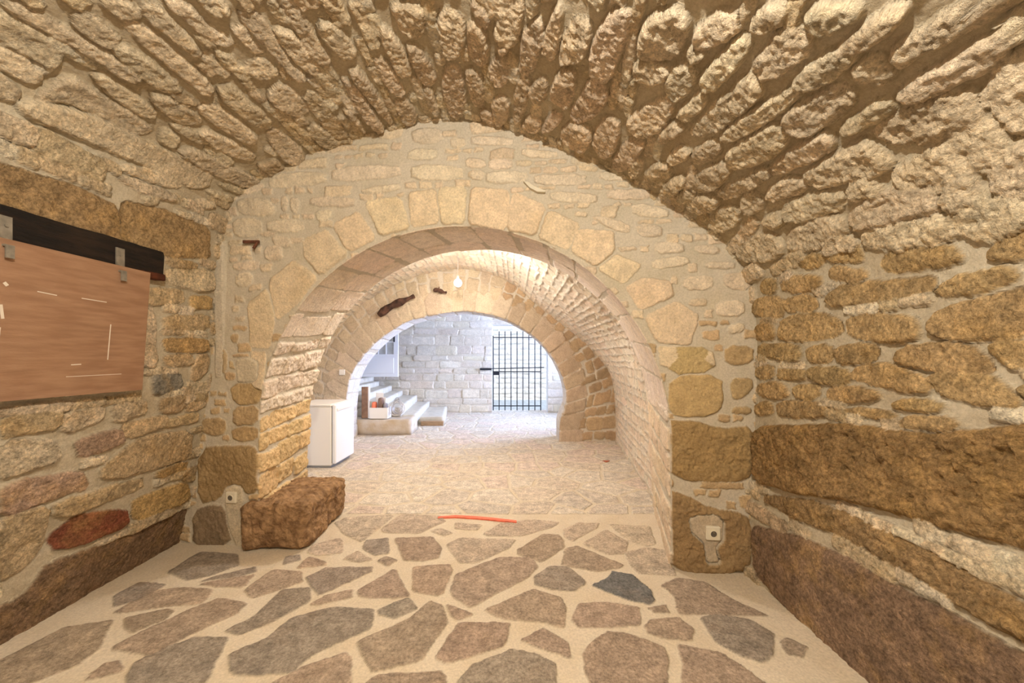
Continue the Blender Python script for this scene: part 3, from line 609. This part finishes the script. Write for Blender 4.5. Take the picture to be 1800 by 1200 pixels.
fl += [(F7(p), c) for p, c in [
 ([(-40,200),(20,170),(270,175),(250,210),(90,285),(20,280)], FP),([(-20,400),(0,335),(200,255),(340,255),(375,300),(330,345),(70,485),(-10,435)], FB),([(130,495),(350,400),(480,440),(500,480),(490,575),(400,550),(200,530)], FB),
 ([(10,900),(10,823),(80,740),(220,690),(250,670),(370,690),(455,740),(455,900)], FG),([(280,220),(400,150),(470,155),(490,180),(490,215),(390,278),(280,240)], FB),([(490,130),(550,100),(650,100),(640,120),(530,185),(495,165)], FP),
 ([(585,190),(680,130),(780,185),(770,240),(690,245),(590,205)], FP),([(480,290),(500,215),(550,205),(760,290),(740,305),(640,322),(510,300)], FB),([(690,105),(880,115),(905,195),(870,205),(790,190)], FP),
 ([(770,235),(860,210),(960,230),(1000,340),(830,330),(790,290)], FP),([(130,150),(210,100),(340,85),(470,95),(440,120),(300,160),(150,160)], FP),([(355,345),(430,295),(510,300),(595,370),(540,410),(430,400),(360,380)], FG),
 ([(615,385),(690,350),(710,318),(800,335),(880,400),(900,450),(880,468),(780,450),(700,420)], (.20,.20,.19)),([(930,385),(1010,350),(1130,370),(1260,450),(1420,520),(1100,515),(1010,510),(990,430)], FB),
 ([(525,540),(560,465),(690,460),(830,480),(840,560),(700,570),(560,570)], FR),([(855,570),(880,535),(1010,528),(1080,580),(1070,632),(930,620),(870,600)], FB),([(870,485),(950,470),(970,505),(900,505)], FR),
 ([(1110,530),(1180,512),(1330,535),(1440,600),(1435,700),(1390,735),(1280,700),(1180,640)], FG),([(1470,640),(1500,615),(1590,660),(1570,710),(1500,690)], FB),([(295,630),(400,575),(510,640),(520,710),(400,670)], FR),
 ([(580,690),(640,620),(690,590),(780,600),(940,660),(960,720),(955,900),(640,900),(590,770)], FB),([(1010,650),(1200,690),(1300,750),(1400,823),(1480,900),(1030,900),(1030,740)], FB),([(0,100),(120,110),(100,135),(0,130)], FP)]]
fl += [(L8([(0,1110),(270,970),(480,935),(420,1060),(330,1130),(150,1200),(0,1260),(-200,1260),(-200,1200)]), FB), (L8([(370,1190),(440,1120),(500,1110),(525,1140),(480,1165)]), FB)]
floor_st = [stone([floor_pt(*p) for p in q], H=.005, c=tint(c, k=.07), w=.006, g=.0022, cut=.06) for q, c in fl]
def ext_floor(P, B):
    cs = .36
    Q = P.copy(); far = P[:,1] > 3.36
    gi = np.floor(Q/cs).astype(np.int64); f1 = np.full(len(Q), 9.); f2 = f1.copy(); idc = np.zeros(len(Q)); px = np.zeros((len(Q), 2)); qx = px.copy()
    for dx in (-1, 0, 1):
        for dy in (-1, 0, 1):
            c = gi+[dx, dy]; z = np.zeros(len(Q), np.int64)
            ctr = np.stack([(c[:,0]+.1+.8*_h(c[:,0], c[:,1], z, 1))*cs, (c[:,1]+.1+.8*_h(c[:,0], c[:,1], z, 2))*cs], -1)
            d = np.linalg.norm(Q-ctr, axis=1); hid = _h(c[:,0], c[:,1], z, 5)
            new = d < f1; mid = (~new) & (d < f2)
            f2 = np.where(new, f1, np.where(mid, d, f2)); qx = np.where(new[:,None], px, np.where(mid[:,None], ctr, qx))
            idc = np.where(new, hid, idc); px = np.where(new[:,None], ctr, px); f1 = np.where(new, d, f1)
    dd = (f2**2-f1**2)/(2*np.linalg.norm(px-qx, axis=1)+1e-6)-.016
    lin = np.array([(.66,.57,.46),(.68,.61,.51),(.67,.56,.47),(.63,.56,.47)])
    c2 = lin[(idc*3.999).astype(int)]*(.96+.08*((idc*37) % 1))[:,None]
    near = (P[:,1] < 1.45)
    c2 = np.where(near[:,None], c2*.62, c2)
    return dd, c2, far | near, .004
xs = np.r_[np.arange(-4.7, -2.6, .05), np.arange(-2.6, 1.8, .0075), np.arange(1.8, 2.75, .05)]
ys = np.r_[np.arange(-1.6, 1.45, .04), np.arange(1.45, 3.6, .0075), np.arange(3.6, 6.5, .016), np.arange(6.5, 10.2, .03)]
Xg, Yg = np.meshgrid(xs, ys, indexing='ij')
surf('floor', np.stack([Xg, Yg, np.zeros_like(Xg)], -1), np.stack([Xg, Yg], -1), floor_st, (.60,.51,.37), M_FLOOR, warp=.008, ext=ext_floor, undul=.006, mgrain=.0012)

# ------------------------------------------------------------------ outside, beyond the gate
os_ = rows(-.3, 4.0, -3, 3.4, (.12,.2), (.2,.5), lambda q: tint((.52,.48,.42), k=.1), (.01,.03), .02, .012, .02, .003, swap=True)
plane_xz('wall_outside', -3, 3.4, -.3, 4.0, 13.0, .03, os_, M_OUT, (.5,.47,.4))
M_GRD = node_mat('ground_gravel', (.48,.45,.38), .95, noise=.3, nscale=9, bump=.01, bscale=25)
tag(MB().box(-3, 3.4, 10.15, 13.1, -.3, -.02).build('ground', M_GRD), kind='structure')

# ------------------------------------------------------------------ stairs in the far room (part of the building)
def rough_block(name, x0, x1, y0, y1, z0, z1, mat, parent=None, n=14, amp=.02, seed=1, rnd=.03, loc=(0,0,0), sc=7, noz=False, skew=None, fine=.35):
    """a hewn block: six subdivided faces welded, corners rounded and surface roughened"""
    dim = np.array([x1-x0, y1-y0, z1-z0]); cn = np.maximum(2, (dim/max(dim)*n).astype(int)); idx = {}; V = []; Fc = []
    def vid(k):
        if k not in idx: idx[k] = len(V); V.append([x0+dim[0]*k[0]/cn[0], y0+dim[1]*k[1]/cn[1], z0+dim[2]*k[2]/cn[2]])
        return idx[k]
    for ax in range(3):
        u, v = [(1,2),(2,0),(0,1)][ax]
        for side in (0, cn[ax]):
            for i in range(cn[u]):
                for j in range(cn[v]):
                    q = []
                    for a, b in ((0,0),(1,0),(1,1),(0,1)):
                        k = [0,0,0]; k[ax] = side; k[u] = i+a; k[v] = j+b; q.append(vid(tuple(k)))
                    Fc.append(q if side else q[::-1])
    V = np.array(V, float); lo = np.array([x0,y0,z0]); hi = np.array([x1,y1,z1])
    inner = np.clip(V, lo+rnd, hi-rnd); dv = V-inner; l = np.linalg.norm(dv, axis=1, keepdims=True)+1e-9
    nrm = dv/l; V = inner+nrm*np.minimum(l, rnd)
    W = V+np.array(loc)
    V = V+nrm*(amp*fnoise(W, sc, 3, seed)+amp*fine*fnoise(W, sc*5, 2, seed+5))[:,None]
    if skew: V = skew(V)
    if not noz: V[:,2] = np.maximum(V[:,2], z0)
    return mesh_obj(name, V, Fc, mat, parent, loc, True)
M_STEP = node_mat('step_stone', (.60,.55,.46), .9, noise=.18, nscale=7, bump=.004, bscale=30)
M_STEPB = node_mat('base_stone', (.50,.40,.28), .9, noise=.25, nscale=6, bump=.006, bscale=25, col2=(.58,.52,.45))
st = thing('staircase', (-1.6, 7.85, 0), 'short flight of pale stone steps rising left along the far wall', 'stairs')
bx = [(-1.36,.164,7.85),(-1.80,.29,7.23),(-2.05,.446,7.15),(-2.40,.56,7.15),(-2.70,.68,7.15),(-3.05,.79,7.15)]
bk = [-1.62,-2.05,-2.36,-2.72,-3.02,-3.39]
for i, (xf, z, yf) in enumerate(bx):
    xb = bk[i]; X0 = -4.4
    def sk(V, xf=xf, xb=xb, yf=yf):
        V = V.copy(); f = (V[:,1]-(yf-7.85))/(YB-yf); w = np.clip((V[:,0]+2.9)/2., 0, 1); V[:,0] += (xb-xf)*np.clip(f, 0, 1)*w; return V
    o = rough_block('step', X0+1.6, xf+1.6, yf-7.85, YB-7.85-.05, (bx[i-1][1]-.03 if i else 0), z, M_STEP, st, n=40, amp=.012, seed=i+3, rnd=.012, skew=sk)
rough_block('landing', -4.4+1.6, -3.42+1.6, 7.15-7.85, YB-7.85-.05, .76, .90, M_STEP, st, n=24, amp=.01, seed=31, rnd=.02)
rough_block('base', -4.4+1.6, -1.78+1.6, 6.42+.4-7.85, 7.3-7.85, 0, .27, M_STEPB, st, n=36, amp=.012, seed=22, rnd=.012)

# ------------------------------------------------------------------ stone block at the foot of the left jamb
M_BLK = node_mat('brown_rock', (.38,.235,.12), .92, nscale=16, bump=.018, bscale=45, col2=(.17,.095,.045))
def blk_sk(V):
    V = V.copy(); V[:,2] *= 1-.10*np.clip(V[:,1]/.7, 0, 1); return V
o = rough_block('stone_block', -.13, .33, -.33, .36, 0, .33, M_BLK, None, n=130, amp=.026, seed=8, rnd=.05, loc=(-1.78, 3.04, 0), sc=7, skew=blk_sk, fine=.5)
tag(o, 'big rough brown stone block jutting out at the foot of the left arch jamb', 'stone block')

# ------------------------------------------------------------------ refrigerator
M_WH = node_mat('white_enamel', (.80,.78,.74), .35, spec=.4); M_SEAL = node_mat('grey_seal', (.25,.25,.25), .7); M_WD = node_mat('daylit_white_door', (.82,.84,.88), .3, spec=.5)  # door cooler than the cabinet: daylight painted into its white
fr = thing('refrigerator', (-2.42, 5.03, 0), 'small white under-counter refrigerator standing behind the left arch jamb', 'refrigerator')
MB().box(-.27, .195, -.27, .28, .03, .755, .008).build('cabinet', M_WH, fr)
MB().box(-.275, .20, -.275, .285, .755, .79, .01).build('top_panel', M_WH, fr)
dr = MB().box(.203, .252, -.27, .28, .05, .785, .012).build('door', M_WD, fr)
MB().box(.195, .203, -.26, .27, .06, .75).build('door_seal', M_SEAL, fr)
MB().box(.250, .262, -.24, .2, .70, .735, .005).build('handle', M_WH, dr)
MB().box(-.26, .19, -.26, .27, .0, .03).build('plinth', M_SEAL, fr)

# ------------------------------------------------------------------ board and beam on the left wall
def wallx(z): 
    P = VP.P[:200]; m = P[:,1] < 2.45; return float(np.interp(z, P[m][:,1], P[m][:,0]))
M_PLY = node_mat('plywood', (.36,.215,.13), .75, nscale=6, col2=(.28,.155,.09), stretch=(1,1,7), bump=.001, bscale=60)
M_CHALK = node_mat('chalk', (.70,.62,.52), .9); M_BEAM = node_mat('charred_wood', (.007,.005,.004), .8, nscale=5, col2=(.022,.013,.008), stretch=(6,1,6), bump=.01, bscale=12)
M_ZINC = node_mat('weathered_zinc', (.30,.27,.22), .6, .3, noise=.4, nscale=30); M_BEND = node_mat('reddish_wood', (.11,.028,.010), .8, noise=.5, nscale=20)
yb0, yb1 = .60, 2.235
bd = thing('wooden_board', (-2.13, 1.4, 1.17), 'reddish brown plywood board hung flat on the left wall under the black beam', 'board')
bv = MB()
for k, (z, x) in enumerate(((1.165, wallx(1.165)+.06), (1.84, wallx(1.84)+.045))): 
    pass
xa, xb_ = wallx(1.165)+.055-(-2.13), wallx(1.84)+.05-(-2.13)
z0b, z1b = 0, .675
V = [(xa,yb0-1.4,z0b),(xa+.02,yb0-1.4,z0b),(xa+.02,yb1-1.4,z0b),(xa,yb1-1.4,z0b),(xb_,yb0-1.4,z1b),(xb_+.02,yb0-1.4,z1b),(xb_+.02,yb1-1.4,z1b),(xb_,yb1-1.4,z1b)]
mesh_obj('panel', V, [(3,2,1,0),(4,5,6,7),(0,1,5,4),(1,2,6,5),(2,3,7,6),(3,0,4,7)], M_PLY, bd)
def bx_at(z): return xa+.02+(xb_-xa)*z/.675+.0006
def board_yz(px, py):
    u = (px-CX)/F; X = -2.13+.06; y = X/u; return y-1.4, EYE+(CY-py)/F*y-1.17
for (p, q, wd) in [((78,512),(112,519),.004),((155,524),(198,531),.004),((208,570),(207,632),.004),((17,535),(22,560),.010),((18,575),(16,632),.006),((145,641),(162,640),.005),((138,662),(232,657),.003),((20,496),(26,502),.012)]:
    (ya, za), (yc, zc) = board_yz(*p), board_yz(*q)
    dy, dz = yc-ya, zc-za; l = math.hypot(dy, dz); ny, nz = -dz/l*wd/2, dy/l*wd/2
    Q = [(ya+ny, za+nz), (yc+ny, zc+nz), (yc-ny, zc-nz), (ya-ny, za-nz)]
    vv = [(bx_at(b)+.0012, a, b) for a, b in Q]+[(bx_at(b)-.001, a, b) for a, b in Q]
    mesh_obj('chalk_mark', vv, [(0,1,2,3),(7,6,5,4),(0,4,5,1),(1,5,6,2),(2,6,7,3),(3,7,4,0)], M_CHALK, bd)
bm_ = thing('wooden_beam', (-2.16, 1.4, 1.82), 'black charred wooden lintel beam set into the left wall above the board', 'beam')
def beam_skew(V):
    V = V.copy(); V[:,2] += .012*(V[:,1]/1.0); return V
rough_block('beam', -.12, .055, .4-1.4, 2.345-1.4, -.0, .165, M_BEAM, bm_, n=90, amp=.008, seed=4, rnd=.012, noz=True, skew=beam_skew, sc=5)
rough_block('beam_end', -.08, .058, 2.16-1.4, 2.349-1.4, -.012, .028, M_BEND, bm_, n=20, amp=.004, seed=14, rnd=.006, noz=True, skew=beam_skew)
for i, y in enumerate((1.60, 2.07)):
    c = MB(); x = -2.16+.06
    V = [(0,-.022,.10),(0,.022,.10),(0,.018,-.02),(0,-.012,-.03),(.02,.014,-.035),(.02,-.010,-.035),(.02,.012,-.075),(.02,-.010,-.075)]
    o = thing('metal_bracket', (x, y, 1.84), ['grey metal bracket holding the board to the beam at the left edge of the photo', 'grey metal bracket holding the board to the beam near its right end'][i], 'bracket', 'brackets of the board')
    c.box(.0, .006, -.022, .022, -.02, .10); c.box(.0, .024, -.016, .016, -.028, -.020); c.box(.020, .026, -.014, .014, -.075, -.024)
    c.build('plate', M_ZINC, o)
    MB().tube([(.004,0,.06),(.012,0,.06)], .006, 8).build('screw', M_ZINC, o)

# ------------------------------------------------------------------ electric sockets and switch
M_CREAM = node_mat('cream_plastic', (.72,.66,.52), .4); M_SHADE = node_mat('socket_shadow', (.12,.10,.08), .6); M_BRASS = node_mat('brass_pin', (.5,.42,.25), .3, 1)
def disc(mb, r0, r1, y0, y1, n=28):
    """ring around y axis"""
    b = len(mb.v)
    for k in range(n):
        t = 2*math.pi*k/n; c, s_ = math.cos(t), math.sin(t)
        mb.v += [(r0*c,y0,r0*s_),(r1*c,y0,r1*s_),(r1*c,y1,r1*s_),(r0*c,y1,r0*s_)]
    for k in range(n):
        j = (k+1) % n
        for a in range(4):
            e = (a+1) % 4; mb.f.append((b+k*4+a, b+j*4+a, b+j*4+e, b+k*4+e))
def socket(px, py, label, w):
    x, z = face_pt(px, py); yy = FD-FS*x-.022
    o = thing('power_socket', (x, yy, z), label, 'socket', 'sockets on the arch wall', rz=-math.atan(FS))
    MB().box(-w, w, -.012, .014, -w, w, .006).build('plate', M_CREAM, o)
    r = MB(); disc(r, .019, .024, -.016, -.010); r.build('rim', M_CREAM, o)
    h = MB(); h.tube([(0,-.0125,0),(0,-.0135,0)], .019, 24); h.build('recess_shade', M_SHADE, o)  # flat dark disc on the plate, paints the shade inside the socket
    p = MB(); p.tube([(0,-.013,.009),(0,-.018,.009)], .0025, 8); p.build('earth_pin', M_BRASS, o)
    return o
socket(411, 872, 'cream square power socket in a mortar patch low on the left arch jamb', .040)
socket(1250, 934, 'cream square power socket in a mortar patch low on the right arch jamb', .044)
x, z = px2(603, 654)
sw = thing('light_switch', (x, Y2-.035, z), 'small white light switch on the second arch wall above the refrigerator', 'switch')
MB().box(-.045, .045, -.01, .02, -.045, .045, .005).build('plate', M_WH, sw); MB().box(-.02, .02, -.014, -.009, -.03, .03, .003).build('rocker', M_WH, sw)

# ------------------------------------------------------------------ ceiling bulb of the middle room
M_BULB = node_mat('lit_bulb', (1,.9,.8), .4, emit=(1,.80,.62), estr=40); M_BLACK = node_mat('dark_fitting', (.5,.45,.4), .5)
bx_, by_, bz_ = (805-CX)/F*5.5, 5.5, EYE+(CY-497)/F*5.5
lb = thing('ceiling_lamp', (bx_, by_, bz_), 'lit round bulb hanging from the crown of the middle vault', 'lamp')
def uv_sphere(mb, c, r, n=20, m=12, sz=1.):
    b = len(mb.v)
    for i in range(m+1):
        a = math.pi*i/m
        for k in range(n):
            t = 2*math.pi*k/n; mb.v.append((c[0]+r*math.sin(a)*math.cos(t), c[1]+r*math.sin(a)*math.sin(t), c[2]+r*sz*math.cos(a)))
    for i in range(m):
        for k in range(n):
            j = (k+1) % n; mb.f.append((b+i*n+k, b+(i+1)*n+k, b+(i+1)*n+j, b+i*n+j))
g = MB(); uv_sphere(g, (0,0,0), .055); g.build('bulb', M_BULB, lb, smooth=True)
MB().tube([(0,0,.045),(0,0,.10)], [.022,.018], 14).build('lamp_holder', M_BLACK, lb)
MB().tube([(0,0,.10),(0,0,.40)], .004, 6).build('cord', M_BLACK, lb)

# ------------------------------------------------------------------ driftwood and iron in the masonry
M_LOG = node_mat('black_log', (.035,.02,.014), .85, nscale=14, col2=(.12,.06,.04), bump=.02, bscale=18); M_RUST = node_mat('rusty_iron', (.16,.06,.03), .8, noise=.5, nscale=40, bump=.002)
def log(name, a, b, r, label, cat, sag=.04):
    o = thing(name, a, label, cat); d = Vector(b)-Vector(a); pts = []; rs = []
    for i in range(9):
        t = i/8; pts.append(d*t+Vector((0,0,sag*math.sin(math.pi*t)+.01*math.sin(7*t)))); rs.append(r*(.55+.45*math.sin(math.pi*min(1, t*1.1+.1)))*(1+.25*math.sin(13*t)))
    MB().tube(pts, rs, 10).build('stick', M_LOG, o, smooth=True)
    MB().tube([pts[3], pts[3]+Vector((.02,-.05,.04))], [r*.4, r*.2], 6).build('stub', M_LOG, o)
    return o
pa = px2(664, 553, 6.16); pb = px2(728, 521, 6.16)
log('log', (pa[0], 6.22, pa[1]), (pb[0], 6.16, pb[1]), .062, 'black weathered timber stuck in the middle wall above the second arch', 'log')
pa = px2(762, 510, 6.2); pb = px2(785, 515, 6.2)
log('wood_stub', (pa[0], 6.24, pa[1]), (pb[0], 6.18, pb[1]), .035, 'short brown wood stub in the middle wall left of the lit bulb', 'wood stub', .02)
x, z = face_pt(447, 431)
ir = thing('iron_bracket', (x, FD-FS*x-.03, z), 'small rusty iron bracket set in the upper left of the arch wall', 'bracket')
MB().box(-.055, .06, -.012, .0, .005, .024).build('strap', M_RUST, ir); MB().tube([(.045,-.006,.012),(.02,-.012,-.035)], .009, 8).build('hook', M_RUST, ir)
x, z = face_pt(920, 321)
sv = [(0,.0),(.03,-.008),(.075,-.04),(.145,-.072),(.14,-.08),(.09,-.075),(.04,-.045)]
V = [(a, -.012-.02*(a/.145), b) for a, b in sv]+[(a, .012, b) for a, b in sv]; n = len(sv)
o = mesh_obj('stone_shard', V, [tuple(range(n)), tuple(range(2*n-1, n-1, -1))]+[(i, n+i, n+(i+1) % n, (i+1) % n) for i in range(n)], node_mat('pale_slate', (.66,.60,.47), .8, noise=.1), None, (x, FD-FS*x-.012, z))
tag(o, 'thin pale shard of stone sticking out of the joint above the arch ring', 'stone shard')

# ------------------------------------------------------------------ red line on the floor
M_REDT = node_mat('red_paint', (.85,.20,.12), .7, noise=.2, nscale=40)
rp = [(770,911),(800,909),(835,911),(870,914),(908,918)]
V = []; 
for i, p in enumerate(rp):
    X, Y = floor_pt(*p); wv = [.016,.02,.022,.02,.016][i]; V += [(X, Y-wv, .012), (X, Y+wv, .012), (X, Y+wv, .0), (X, Y-wv, .0)]
Fc = [q for i in range(len(rp)-1) for q in ((i*4, i*4+4, i*4+5, i*4+1), (i*4+1, i*4+5, i*4+6, i*4+2), (i*4+3, i*4+7, i*4+4, i*4))]+[(0,1,2,3), tuple(len(rp)*4-1-k for k in range(4))]
c0 = Vector(V[0]); c0.z = 0
o = mesh_obj('marking_tape', [tuple(Vector(v)-c0) for v in V], Fc, M_REDT, None, tuple(c0)); tag(o, 'red marking strip across the stone floor beyond the near arch', 'tape')

# ------------------------------------------------------------------ iron gate
M_IRON = node_mat('black_iron', (.02,.022,.028), .5, .5)
gt = thing('iron_gate', (-.47, YB+.10, .02), 'tall black iron bar gate closing the daylight doorway', 'gate')
gy = 0
def gx(px): return (px-CX)/F*(YB+.1)+.47
def gz(py): return EYE+(CY-py)/F*(YB+.1)-.02
bars = [867,877.3,887.7,898.3,908.9,919.2,929.7,940.2,950.5]
for i, p in enumerate(bars):
    r = .014 if i in (0, 8) else .012
    MB().tube([(gx(p), 0, gz(721)), (gx(p), 0, gz(582 if i not in (0, 8) else 590))], r, 8).build('bar' if i not in (0, 8) else 'stile', M_IRON, gt)
for py in (593, 653, 713): MB().box(gx(867), gx(950.5), -.014, .004, gz(py)-.012, gz(py)+.012).build('rail', M_IRON, gt)
MB().box(gx(867), gx(877.5), -.022, -.006, gz(659), gz(653)).build('lock_plate', M_IRON, gt)
MB().tube([(gx(844), -.16, gz(648)), (gx(956), -.03, gz(645.5))], .010, 8).build('bolt_bar', M_IRON, gt)
MB().box(gx(845), gx(864), -.19, -.14, gz(650), gz(646.5)).build('bolt_handle', M_IRON, gt)

# ------------------------------------------------------------------ white glazed door above the stairs
M_DW = node_mat('white_paint', (.78,.78,.80), .5); M_GL = node_mat('dusty_glass', (.50,.50,.48), .25, noise=.2, nscale=10, spec=.6)
dl = thing('glazed_door', (-2.62, 8.9, .93), 'white panelled door with small glass panes standing open above the stone steps', 'door')
W_ = .92; mb = MB(); mb.box(-W_, 0, 0, .04, 0, .52, .004); mb.box(-.10, 0, 0, .04, .52, 1.95); mb.box(-W_, -W_+.1, 0, .04, .52, 1.95); mb.box(-W_+.1, -.1, 0, .04, 1.85, 1.95); mb.build('door_frame', M_DW, dl)
cols_ = 4; cw = (W_-.2)/cols_
for i in range(1, cols_): MB().box(-W_+.1+i*cw-.013, -W_+.1+i*cw+.013, .004, .036, .52, 1.85).build('glazing_bar', M_DW, dl)
for k in range(1, 4): MB().box(-W_+.1, -.1, .006, .034, .52+k*.27+.0, .52+k*.27+.028).build('glazing_bar', M_DW, dl)
for i in range(cols_):
    for k in range(4):
        MB().box(-W_+.1+i*cw+.013, -W_+.1+(i+1)*cw-.013, .016, .024, .52+k*.27+(.028 if k else 0), min(1.85, .52+(k+1)*.27)).build('pane', M_GL, dl)
MB().box(-.105, -.075, -.012, .0, .80, .98).build('lock', M_IRON, dl)
MB().tube([(-.09,-.012,.90),(-.09,-.05,.90),(-.16,-.05,.90)], .008, 8).build('handle', M_IRON, dl)
MB().box(-.85, -.1, -.008, 0, .08, .44, .004).build('bottom_panel', M_DW, dl)

# ------------------------------------------------------------------ things on the stair base
ZB = .285
M_BRN = node_mat('brown_panel', (.30,.18,.12), .8, noise=.3, nscale=14); M_WTRIM = node_mat('white_trim', (.8,.79,.77), .6); M_ORG = node_mat('orange_plastic', (.80,.22,.12), .5)
M_BAG = node_mat('brown_bag', (.26,.17,.13), .8, noise=.3); M_GREYP = node_mat('grey_plastic', (.30,.29,.32), .5); M_WIRE = node_mat('pale_wire', (.55,.52,.50), .4, .4); M_PAPER = node_mat('white_paper', (.82,.82,.82), .8)
o = thing('panel_offcut', (-2.60, 6.92, ZB), 'brown upright board with a white edge leaning beside the rubble tray', 'board')
MB().box(-.085, .03, -.02, .02, 0, .56, .003).build('panel', M_BRN, o); MB().box(.031, .056, -.022, .022, 0, .56, .003).build('white_edge', M_WTRIM, o)
o = thing('tray', (-2.33, 6.97, ZB), 'white low tray full of odds and ends on the ledge beside the steps', 'tray')
t_ = MB(); t_.box(-.2, .12, -.11, -.095, .02, .19); t_.box(-.2, .12, .095, .11, .02, .19); t_.box(-.2, -.185, -.095, .095, .02, .19); t_.box(.105, .12, -.095, .095, .02, .19); t_.build('side', M_WTRIM, o)
MB().box(-.2, .12, -.11, .11, 0, .02).build('bottom', M_WTRIM, o)
def blob(name, loc, dim, mat, label, cat, seed):
    o = rough_block(name, -dim[0]/2, dim[0]/2, -dim[1]/2, dim[1]/2, 0, dim[2], mat, None, n=14, amp=.008, seed=seed, rnd=min(dim)*.35, loc=loc, sc=12)
    return tag(o, label, cat)
blob('plastic_bag', (-2.465, 6.93, ZB+.022), (.08,.09,.27), M_ORG, 'orange plastic bag at the left end of the white tray', 'bag', 3)
blob('paper_bag', (-2.36, 6.97, ZB+.022), (.09,.11,.34), M_BAG, 'dark brown paper bag in the middle of the white tray', 'bag', 5)
o = thing('paper_sheet', (-2.40, 7.045, ZB+.022), 'crumpled white sheet of paper standing up behind the orange bag', 'paper')
MB().box(-.08, .06, .0, .004, .0, .42).build('sheet', M_PAPER, o)
MB().box(-.02, .10, -.006, -.002, .1, .34).build('folded_flap', M_PAPER, o)
blob('plastic_box', (-2.275, 6.96, ZB+.022), (.06,.10,.24), M_GREYP, 'grey plastic box at the right end of the white tray', 'box', 9)
o = thing('wire_coil', (-2.07, 7.0, ZB), 'tangled coil of pale wire lying beside the right end of the white tray', 'wire')
rr = random.Random(5)
for k in range(7):
    r = rr.uniform(.09, .15); tx, ty = rr.uniform(-.9, .9), rr.uniform(-.6, .6); pts = []
    for i in range(25):
        a = 2*math.pi*i/24; p = Vector((r*math.cos(a), 0, r*math.sin(a)))
        p = Vector((p.x*math.cos(tx)-p.z*0, p.x*math.sin(tx)+p.z*math.sin(ty)*.4, p.z)); pts.append(p+Vector((rr.uniform(-.002,.002)+k*.006-.02, 0, .165+(k%3)*.03)))
    MB().tube(pts, .006, 6, False).build('loop', M_WIRE, o)
o = rough_block('wood_plank', -.23, .23, -.03, .03, 0, .10, node_mat('raw_wood', (.42,.29,.18), .8, noise=.25, nscale=10, stretch=(1,6,6)), None, n=40, amp=.005, seed=2, rnd=.012, loc=(-1.60, 7.76, 0))
tag(o, 'short raw wood plank on edge against the lowest stone step', 'plank')
X, Y = floor_pt(1065, 812)
o = mesh_obj('fallen_leaf', [(0,-.03,.008),(.05,0,.02),(.02,.03,.012),(-.04,.01,.018),(0,-.03,.004),(.05,0,.012),(.02,.03,.006),(-.04,.01,.010)], [(0,1,2,3),(7,6,5,4),(0,4,5,1),(1,5,6,2),(2,6,7,3),(3,7,4,0)], node_mat('dry_leaf', (.35,.10,.05), .8), None, (X, Y, .003))
tag(o, 'small dry reddish leaf on the floor near the right wall of the middle room', 'leaf')

# ------------------------------------------------------------------ lights
def light(name, kind, loc, power, col, size=.05, rot=None, size_y=None):
    l = bpy.data.lights.new(name, kind); l.energy = power; l.color = col
    if kind == 'AREA':
        l.size = size
        if size_y: l.shape = 'RECTANGLE'; l.size_y = size_y
    elif kind == 'SUN': l.angle = .01
    else: l.shadow_soft_size = size
    o = bpy.data.objects.new(name, l); COL.objects.link(o); o.location = loc
    if rot: o.rotation_euler = rot
    return o
light('near_room_lamp', 'POINT', (-.08, .14, 2.70), 178, (1,.93,.82), .03)
light('middle_lamp', 'POINT', (bx_, by_-.02, bz_-.10), 12, (1,.88,.78), .05)
light('middle_room_fill', 'POINT', (-.6, 4.15, 2.55), 105, (1,.94,.88), .1)  # added unseen light that brightens the middle room
wl = light('window_daylight', 'AREA', (2.62, 8.2, 1.75), 320, (.50,.63,1.0), 2.0, (0, math.radians(96), 0), 1.7); wl.data.spread = math.radians(115)
light('sun', 'SUN', (0, 12, 6), 4.0, (1,.98,.95), rot=(math.radians(38), math.radians(12), 0))
w = bpy.data.worlds.new('sky'); S.world = w; w.use_nodes = True
nt = w.node_tree; bg = nt.nodes['Background']; bg.inputs[0].default_value = (.50,.66,1,1); bg.inputs[1].default_value = 4.8

# ------------------------------------------------------------------ camera
cam = bpy.data.cameras.new('camera'); co = bpy.data.objects.new('camera', cam); COL.objects.link(co)
co.location = (0, 0, EYE); co.rotation_euler = (math.radians(90), 0, 0)
cam.sensor_width = 36; cam.lens = 36*F/1800; cam.shift_y = (CY-600)/1800; cam.clip_start = .02
S.camera = co
S.view_settings.view_transform = 'Standard'; S.view_settings.look = 'None'; S.view_settings.exposure = 0.08; S.view_settings.gamma = 1
S.view_settings.use_curve_mapping = False
S.cycles.max_bounces = 8; S.cycles.diffuse_bounces = 5
